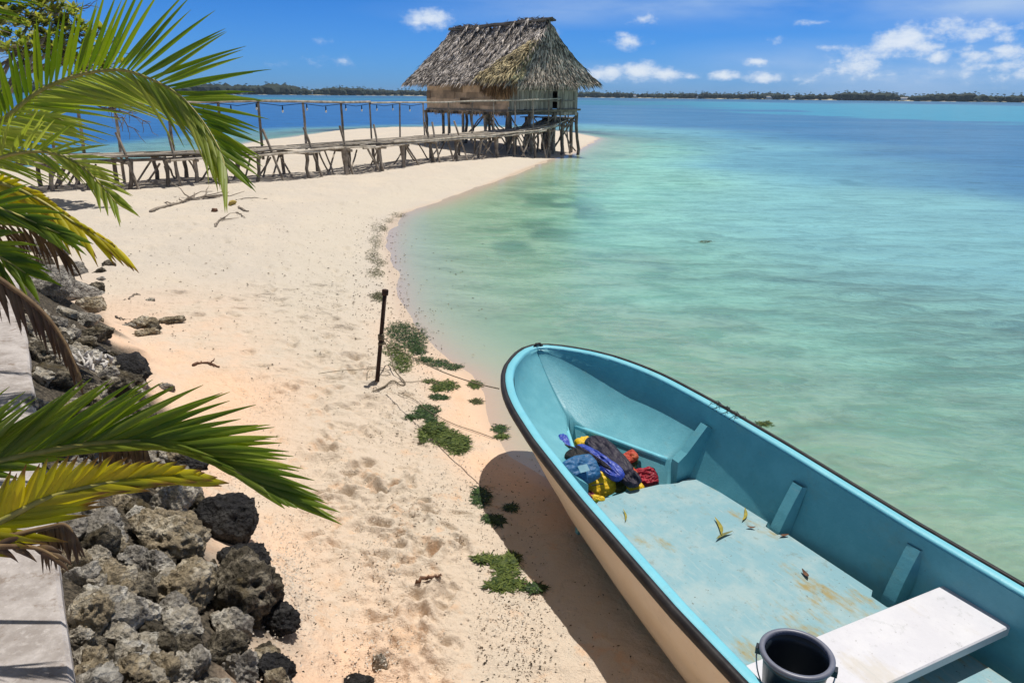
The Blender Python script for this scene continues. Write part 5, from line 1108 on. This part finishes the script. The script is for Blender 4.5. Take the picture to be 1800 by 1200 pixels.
frond(pb, [(-430, 890, 2.1), (-150, 960, 1.95), (0, 945, 1.93), (70, 930, 1.93), (112, 922, 1.93), (128, 935, 1.93)], 20, .19, (60, 30), 0, BR, RB, .0045, droop=.3, hang=.93, up_len=.8, lo_len=1, u0=.90, seed=15, label='dead leaflets hanging over the slab edge')
frond(pb, [(-430, 890, 2.3), (-100, 812, 2.3), (100, 785, 2.3), (190, 776, 2.3), (235, 776, 2.3), (256, 784, 2.3)], 40, .13, (60, 30), 0, BR, RB, .0045, droop=.3, hang=.9, u0=.88, seed=16, label='dead leaflets hanging below the green frond')
frond(pb, [(-430, 890, 2.1), (-150, 970, 1.9), (-30, 962, 1.9), (30, 960, 1.9), (70, 965, 1.9), (103, 982, 1.9)], 9, .12, (25, 8), 0, BR, RB, .008, droop=.8, u0=.6, seed=17)

# ------------------------------------------------------------------ shore tree behind the palm
def build_shore_tree():
    base = np.array([*(at_ground(-70, 372)[:2]), 0]); base[2] = gz(base[0], base[1]); D = base[1] / .95
    t = empty('shore_tree', tuple(base)); tag(t, 'shore tree with yellow green leaf rosettes and bare grey twigs behind the palm', 'tree'); inv = Matrix.Translation(-t.location); r = np.random.default_rng(21)
    tips = [atd(*p) for p in [(60, 40, D), (100, 30, D * .98), (20, 20, D * 1.02), (140, 60, D), (80, 70, D * .97), (-40, 20, D), (40, 90, D), (120, 95, D * 1.02), (-100, 50, D), (0, 70, D * .95), (180, 110, D), (70, 5, D * 1.03), (-150, 0, D), (30, -60, D), (-60, -80, D)]]
    tr = MB(); fork = base + np.array([.3, 0, 1.1]); tr.tube(crook(base - [0, 0, .2], fork, 5, .08), [.2, .17, .15, .14, .13], 8, .5, .06); limbs = []
    for tp in tips:
        mid = fork + (tp - fork) * .5 + np.array([0, 0, .3]) + r.normal(size=3) * .15; P = spline([fork, mid, tp], 9); tr.tube(P, np.linspace(.07, .012, 9), 6, .4, .05); limbs.append(P)
    tr.build('trunk', M['wood'], t, True, world_to=inv)
    lf = MB(); tw = MB(); rn = []
    for tp in tips:
        for k in range(20):
            c = tp + r.normal(size=3) * np.array([.26, .26, .16]); tw.tube(crook(tp + r.normal(size=3) * .12, c, 4, .12), [.012, .01, .008, .006], 4)
            for q in range(15):
                a = r.uniform(0, 6.28); e = r.uniform(-.2, 1.0); d = np.array([math.cos(a) * math.cos(e), math.sin(a) * math.cos(e), math.sin(e)]); L = r.uniform(.12, .22); w = unit(np.cross(d, (0, 0, 1.01))) * L * .22
                up = np.array([0, 0, .015]); lf.grid([[c - w * .3, c + w * .3], [c + d * L * .5 - w + up, c + d * L * .5 + w + up], [c + d * L - w * .3, c + d * L + w * .3]], .3); rn += [r.random()] * 6
    twigs = [((70, 20), (165, -20)), ((90, 40), (160, 5)), ((100, 60), (135, 75)), ((110, 60), (205, 68)), ((110, 80), (230, 95)), ((90, 10), (150, 20)), ((60, 60), (150, 140)), ((120, 100), (190, 150)), ((100, 110), (165, 120)), ((150, 120), (215, 60)), ((30, 80), (60, 150)), ((60, 90), (20, 150)), ((130, 90), (160, 165)), ((170, 185), (240, 200)), ((190, 190), (245, 232)), ((200, 195), (265, 215)), ((150, 150), (215, 205)), ((100, 100), (170, 185))]
    for (a, b) in twigs:
        A = atd(*a, D); B = atd(*b, D * r.uniform(.97, 1.03)); P = crook(A, B, 7, .10); tw.tube(P, np.linspace(.02, .006, 7), 5)
        for k in range(7):
            i = r.integers(1, 6); d = unit(P[-1] - P[0]) * .5 + r.normal(size=3) * .6; tw.tube(crook(P[i], P[i] + unit(d) * r.uniform(.12, .45), 4, .16), [.009, .007, .006, .004], 4)
    tw.build('twigs', M['wood'], t, world_to=inv); lo = lf.build('crown', mat_leaf('tree_leaf', (.36, .36, .07), (.16, .22, .04), (.3, .3, .1), .9, .5), t, world_to=inv)
    a2 = lo.data.attributes.new('leaf', 'FLOAT', 'POINT'); a2.data.foreach_set('value', np.array(rn, np.float32))
build_shore_tree()

# ------------------------------------------------------------------ mooring pole, ropes, seaweed, driftwood
def build_pole():
    b = at_ground(663, 672); p0 = np.array([b[0], b[1], gz(b[0], b[1])]); q = rayd(677, 512); tt = (p0[1] + .08) / q[1]; top = np.array([0, 0, CAM_H]) + q * tt
    t = empty('mooring_pole', tuple(p0)); tag(t, 'rusty dark iron pole with a small cap driven into the sand near the shoreline', 'pole'); inv = Matrix.Translation(-t.location)
    mb = MB(); d = unit(top - p0); mb.tube([p0 - d * .3, p0 + (top - p0) * .3, p0 + (top - p0) * .6, top], [.021, .0195, .019, .0185], 12, .5, .04); mb.build('shaft', M['rust'], t, True, world_to=inv)
    c = MB(); c.tube([top - d * .035, top - d * .028, top + d * .012, top + d * .018], [.027, .030, .030, .023], 12, .4, .03); c.build('cap', M['rust'], t, False, world_to=inv)
    knot = p0 + (top - p0) * .50
    k = MB(); P = []
    for a in np.linspace(0, 2 * math.pi * 4.2, 60): P.append(knot + np.array([math.cos(a) * .025, math.sin(a) * .025, -.03 + .06 * a / 26]))
    for a in np.linspace(0, 2 * math.pi * 2.2, 30): P.append(knot + np.array([math.cos(a) * .027, math.sin(a) * .027, -.075 + .02 * a / 12]))
    end = at(877, 683, .70); sag = [knot + np.array([.03, -.03, 0])]
    for f in np.linspace(.12, 1, 12): sag.append(knot + (end - knot) * f + np.array([0, 0, -.34 * 4 * f * (1 - f) * .2]))
    for q_ in sag: q_[2] = max(q_[2], gz(q_[0], q_[1]) + .012)
    k.tube(P, .006, 5); k.tube(sag, .0045, 5, .4); o = k.build('mooring_rope', M['rope'], None, True); tag(o, 'thin grey rope tied round the iron pole and running to the skiff bow', 'rope')
    g = lambda x, y: np.array([*at_ground(x, y)[:2], gz(*at_ground(x, y)[:2]) + .012])
    r2 = MB(); S = spline([knot + [.03, 0, -.05], g(685, 640) + [0, 0, .12], g(695, 660) + [0, 0, .04], g(712, 674), g(705, 678), g(690, 672), g(672, 684), g(655, 690)], 40); r2.tube(S, .006, 5)
    for P_ in ([(560, 659), (600, 657), (640, 655), (650, 648), (668, 648), (684, 652)], [(645, 664), (648, 655), (664, 651), (682, 655), (686, 662), (670, 666)], [(655, 692), (690, 676), (720, 673), (752, 672), (775, 680)], [(700, 695), (730, 705), (745, 718), (765, 732), (800, 748), (835, 760), (868, 772)]):
        r2.tube(spline([g(*p) for p in P_], 24), .0032, 5)
    o = r2.build('slack_rope', M['rope'], None, True); tag(o, 'slack loops of dark grey rope lying on the sand around the iron pole', 'rope')
build_pole()
def weed(px, py, w, h, n, mat, label, name='seaweed_clump', group='seaweed washed up along the shoreline', ang=0.0, tall=.012, seed=0, shape=None):
    """a heap of small curled blades; shape: list of (x, y, r) blobs in photo points"""
    r = np.random.default_rng(seed + 900); blobs = shape or [(px, py, w / 2, h / 2)]; c0 = at_ground(px, py); mb = MB(); tot = sum(b[2] * b[3] for b in blobs)
    for (bx, by, bw, bh) in blobs:
        for k in range(max(6, int(3 * n * bw * bh / tot))):
            a = r.uniform(0, 6.28); q = r.random() ** .55; x = bx + math.cos(a) * bw * q + r.normal() * bw * .16; y = by + math.sin(a) * bh * q + r.normal() * bh * .16
            p = at_ground_fast(x, y); z0 = max(p[2], -.05) + tall * r.random() ** 1.5 * (1 - q * .7)
            a2 = r.uniform(0, 6.28); L = r.uniform(.02, .06); wd = r.uniform(.0015, .006); d = np.array([math.cos(a2), math.sin(a2), r.normal() * .08]); sd_ = np.array([-d[1], d[0], r.normal() * .22]); pts = []
            cpos = np.array([p[0], p[1], z0]); bend = r.normal() * 1.8
            for s_ in np.linspace(0, 1, 4):
                ww = wd * (1 - abs(2 * s_ - 1) ** 2 * .7); dd_ = np.array([d[0] * math.cos(bend * s_) - d[1] * math.sin(bend * s_), d[0] * math.sin(bend * s_) + d[1] * math.cos(bend * s_), d[2] * (1 - s_ * 2)])
                pts.append([cpos - sd_ * ww, cpos + sd_ * ww]); cpos = cpos + dd_ * L / 3; cpos[2] = max(cpos[2], max(p[2], -.05) + .003)
            mb.grid(pts, r.random())
    o = mb.build(name, mat, None, True); 
    me = o.data; off = Vector((c0[0], c0[1], max(c0[2], 0))); me.transform(Matrix.Translation(-off)); o.location = off
    if label: tag(o, label, 'seaweed', group)
    return o
_gc = {}
def at_ground_fast(x, y):
    p = at(x, y, .05)
    for _ in range(3): p = at(x, y, max(gz0(p[0], p[1]), 0.0))
    return p
_gx = np.linspace(-9, 4, 261); _gy = np.linspace(.5, 26, 511); _GX, _GY = np.meshgrid(_gx, _gy, indexing='ij'); _GZ = ground(_GX, _GY, True)
def gz0(x, y):
    i = int(np.clip((x + 9) / 13 * 260, 0, 259)); j = int(np.clip((y - .5) / 25.5 * 510, 0, 509)); return float(max(_GZ[i, j], _GZ[i + 1, j], _GZ[i, j + 1]))
W_, WD, WY = M['weed'], M['weed_dark'], M['weed_dry']
weed(715, 592, 76, 52, 900, WD, 'round dark wet seaweed mat right of the iron pole, the biggest clump', seed=1, tall=.025, shape=[(715, 592, 34, 24), (700, 580, 20, 14), (730, 600, 20, 16), (735, 614, 14, 8)])
weed(708, 640, 50, 44, 420, W_, 'loose green seaweed strewn just below the round dark mat', seed=2, shape=[(705, 625, 20, 10), (706, 640, 18, 14), (690, 615, 16, 10)])
weed(770, 640, 90, 16, 360, WD, 'long thin wet seaweed streak reaching into the shallows under the rope', seed=3, shape=[(745, 632, 14, 6), (770, 638, 20, 6), (797, 645, 14, 6), (735, 618, 14, 5)])
weed(782, 678, 46, 22, 300, W_, 'small rounded seaweed tuft below the mooring rope', seed=4, shape=[(782, 678, 20, 9), (768, 684, 9, 5), (755, 670, 10, 3)])
weed(773, 698, 26, 8, 110, WD, 'tiny dark seaweed scrap under the rounded tuft', seed=5)
weed(750, 726, 44, 34, 380, WD, 'ragged seaweed bunch at the upper end of the long bar', seed=6, shape=[(750, 722, 20, 10), (740, 730, 12, 6), (722, 733, 10, 4), (758, 738, 10, 8)])
weed(782, 768, 90, 60, 1000, W_, 'long green seaweed bar on damp sand left of the skiff bow', seed=7, tall=.025, shape=[(765, 755, 20, 12), (785, 770, 24, 14), (805, 785, 18, 12), (745, 765, 7, 14), (815, 775, 9, 8)])
weed(845, 873, 26, 30, 220, WD, 'dark seaweed tuft at the tip of the skiff shadow', seed=8)
weed(885, 1010, 100, 70, 800, W_, 'stringy green seaweed patch at the left edge of the skiff shadow', seed=9, shape=[(885, 990, 20, 8), (855, 983, 22, 6), (890, 1005, 16, 16), (880, 1028, 22, 10), (910, 1028, 14, 8), (900, 980, 12, 8)])
weed(940, 1033, 30, 10, 90, WD, 'dark seaweed scrap inside the skiff shadow right of the stringy patch', seed=10)
weed(878, 753, 22, 12, 80, WD, 'dark seaweed scrap in the shallows close to the bow', seed=11); weed(880, 767, 20, 8, 70, W_, 'greenish seaweed scrap just under the dark one by the bow', seed=12)
weed(835, 676, 24, 12, 90, W_, 'green seaweed scrap in the shallows under the rope end', seed=13); weed(837, 705, 16, 8, 50, WY, 'small faded seaweed scrap between rope and bow', seed=14)
weed(872, 913, 44, 20, 120, WD, 'dark seaweed crescent lying in the skiff shadow', seed=15, shape=[(862, 910, 12, 4), (875, 916, 9, 7)]); weed(898, 892, 16, 9, 60, WD, 'single dark seaweed knot in the skiff shadow', seed=16)
weed(665, 440, 30, 80, 560, WY, 'olive seaweed line at the water edge between the pole and the far bend', seed=17, tall=.02, shape=[(662, 425, 12, 14), (665, 400, 14, 9), (655, 450, 12, 12), (668, 462, 12, 8), (660, 480, 14, 9)])
weed(690, 385, 40, 14, 200, WY, 'thin seaweed line at the far bend of the shore', seed=18, tall=.02, shape=[(700, 378, 14, 5), (684, 388, 9, 4), (675, 402, 7, 5)])
weed(665, 522, 24, 16, 140, WY, 'faded seaweed bits at the top of the iron pole behind it', seed=19, tall=.02)
weed(1240, 425, 22, 4, 60, WY, 'small drifting seaweed raft far out on the green water', seed=20, tall=.03)
weed(1343, 745, 26, 6, 50, W_, 'little green seaweed scrap floating beside the far rim of the skiff', seed=21, tall=.02)
def build_bits():
    r = np.random.default_rng(31); mb = MB(); cb = MB()
    for (x0, y0, x1, y1, n, k) in [(620, 380, 720, 560, 420, 0), (640, 540, 780, 780, 500, 0), (840, 800, 960, 1200, 420, 0), (680, 760, 860, 960, 260, 0), (180, 340, 660, 620, 500, 0), (440, 620, 700, 1200, 320, 0), (860, 860, 1150, 1200, 90, 0), (700, 420, 860, 640, 90, 0)]:
        for _ in range(n):
            x = r.uniform(x0, x1); y = r.uniform(y0, y1); p = at_ground_fast(x, y); s_ = r.uniform(.002, .0075) * (1 if p[1] < 6 else 1.6 if p[1] < 9 else 2.2); a = r.uniform(0, 6.28); d = np.array([math.cos(a), math.sin(a), 0]) * s_ * r.uniform(.7, 1.9); w = np.array([-math.sin(a), math.cos(a), 0]) * s_ * .6; c = np.array([p[0], p[1], max(p[2], 0) + .003]); h = np.array([0, 0, s_ * .5])
            mb.add([c - d, c - w + h, c + d, c + w + h * .3, c + h * 1.6], [(0, 1, 4), (1, 2, 4), (2, 3, 4), (3, 0, 4)], r.random() ** 2.2)
    for (x0, y0, x1, y1, n) in [(640, 560, 800, 800, 700), (700, 760, 900, 1000, 900), (820, 980, 1010, 1200, 900), (440, 880, 560, 1130, 1300), (330, 760, 480, 900, 500), (420, 640, 520, 760, 300), (600, 860, 720, 1080, 500), (480, 430, 640, 600, 500), (560, 1080, 760, 1200, 300), (300, 360, 640, 450, 300)]:
        cx, cy = (x0 + x1) / 2, (y0 + y1) / 2
        for _ in range(n):
            x = cx + r.normal() * (x1 - x0) * .26; y = cy + r.normal() * (y1 - y0) * .26; p = at_ground_fast(x, y)
            if p[2] < .005: continue
            s_ = r.uniform(.002, .0075) * (1 if p[1] < 7 else 1.6); V = r.normal(size=(4, 3)); V /= np.linalg.norm(V, axis=1)[:, None]; cb.add(np.array([p[0], p[1], p[2] + s_ * .4]) + V * s_ * np.array([1.3, 1.3, .8]), [(0, 1, 2), (0, 2, 3), (0, 3, 1), (1, 3, 2)], r.random())
    tag(mb.build('beach_debris', M['bits']), 'scattered dark crumbs of weed, bark and shell over the sand', 'debris', kind='stuff')
    tag(cb.build('coral_gravel', M['coralbits']), 'pale coral gravel sprinkled over the sand', 'gravel', kind='stuff')
build_bits()
def stick(P, rad, label, name='driftwood', mat='wood', group=None, forks=0, cat='driftwood', seed=0):
    r = np.random.default_rng(seed); Q = [np.array([*at_ground(x, y)[:2], 0]) for x, y in P]
    for q in Q: q[2] = gz(q[0], q[1]) + rad * .8
    S = spline(Q, 14); S[1:-1] += r.normal(size=(12, 3)) * rad * .5; c = S[7].copy(); mb = MB(); mb.tube(S - c, np.linspace(rad, rad * .45, 14), 6, .4, .1)
    for k in range(forks):
        i = r.integers(4, 12); d = unit(S[i + 1] - S[i]) + r.normal(size=3) * np.array([.5, .5, .15]); L = np.linalg.norm(S[-1] - S[0]) * r.uniform(.15, .35); e = S[i] + unit(d) * L; e[2] = max(e[2], gz(e[0], e[1]) + .01); mb.tube(crook(S[i], e, 4, .1) - c, [rad * .6, rad * .5, rad * .4, rad * .25], 5, .5)
    o = mb.build(name, M[mat], None, True); o.location = tuple(c); tag(o, label, cat, group)
DW = 'driftwood lying on the beach'
stick([(264, 374), (300, 362), (340, 352), (392, 345)], .030, 'long forked driftwood branch on the sand in front of the walkway', group=DW, forks=14, seed=1)
stick([(379, 400), (385, 390), (396, 383)], .02, 'short bent driftwood stick below the long branch', group=DW, forks=2, seed=2)
stick([(226, 526), (236, 519), (247, 520)], .012, 'small curved twig on the open sand above the coral heap', name='twig', group=DW, forks=1, seed=3, cat='twig')
stick([(203, 556), (220, 562), (240, 561)], .010, 'thin forked twig leaning on the coral heap', name='twig', group=DW, forks=3, seed=4, cat='twig')
stick([(340, 643), (352, 638), (368, 638), (386, 646)], .014, 'dark curled twig and leaf scrap on the sand above the green frond', name='twig', mat='leaf_dry', group=DW, forks=5, seed=5, cat='twig')
stick([(415, 374), (424, 379), (431, 384)], .014, 'thin twig right of the yellow husk', name='twig', group=DW, seed=6, cat='twig'); stick([(420, 366), (430, 371), (437, 372)], .03, 'dark chunk of wood right of the yellow husk', group=DW, seed=7)
stick([(735, 1033), (775, 1031)], .012, 'dark dry curled leaf lying alone on the sand near the bottom', name='dry_leaf', mat='leaf_dry', seed=8, cat='leaf')
stick([(415, 352), (440, 349), (470, 350)], .014, 'pale thin twig on the sand behind the yellow husk', name='twig', mat='wood_pale', group=DW, seed=9, cat='twig')
def husk(px, py, s, mat, label, cat, name, seed):
    p = at_ground(px, py); mb = MB(); rock_mesh(mb, (0, 0, 0), (s, s * .8, s * .6), np.eye(3), seed, .5); o = mb.build(name, mat, None, True); o.location = (p[0], p[1], p[2] + s * .35); tag(o, label, cat)
husk(408, 360, .11, M['fab_yellow'] if False else simple('yellow_husk', (.50, .38, .09), (.36, .26, .08), 12, .9), 'broken yellowish coconut husk on the sand right of the long branch', 'husk', 'coconut_husk', 51)
husk(378, 372, .09, M['leaf_dry'], 'small dark reddish brown husk below the long branch', 'husk', 'coconut_husk', 52)

# ------------------------------------------------------------------ the air
def build_haze():
    m = bpy.data.materials.new('haze_air'); m.use_nodes = True; nt = m.node_tree; nt.nodes.remove(nt.nodes['Principled BSDF'])
    v = nt.nodes.new('ShaderNodeVolumePrincipled'); v.inputs['Color'].default_value = (.62, .80, .98, 1); v.inputs['Density'].default_value = .00009; v.inputs['Anisotropy'].default_value = .1
    nt.links.new(v.outputs[0], nt.nodes['Material Output'].inputs['Volume'])
    b = MB(); b.box((0, 0, 8.5), (5400, 5400, 25)); tag(b.build('haze', m), kind='stuff')
build_haze()
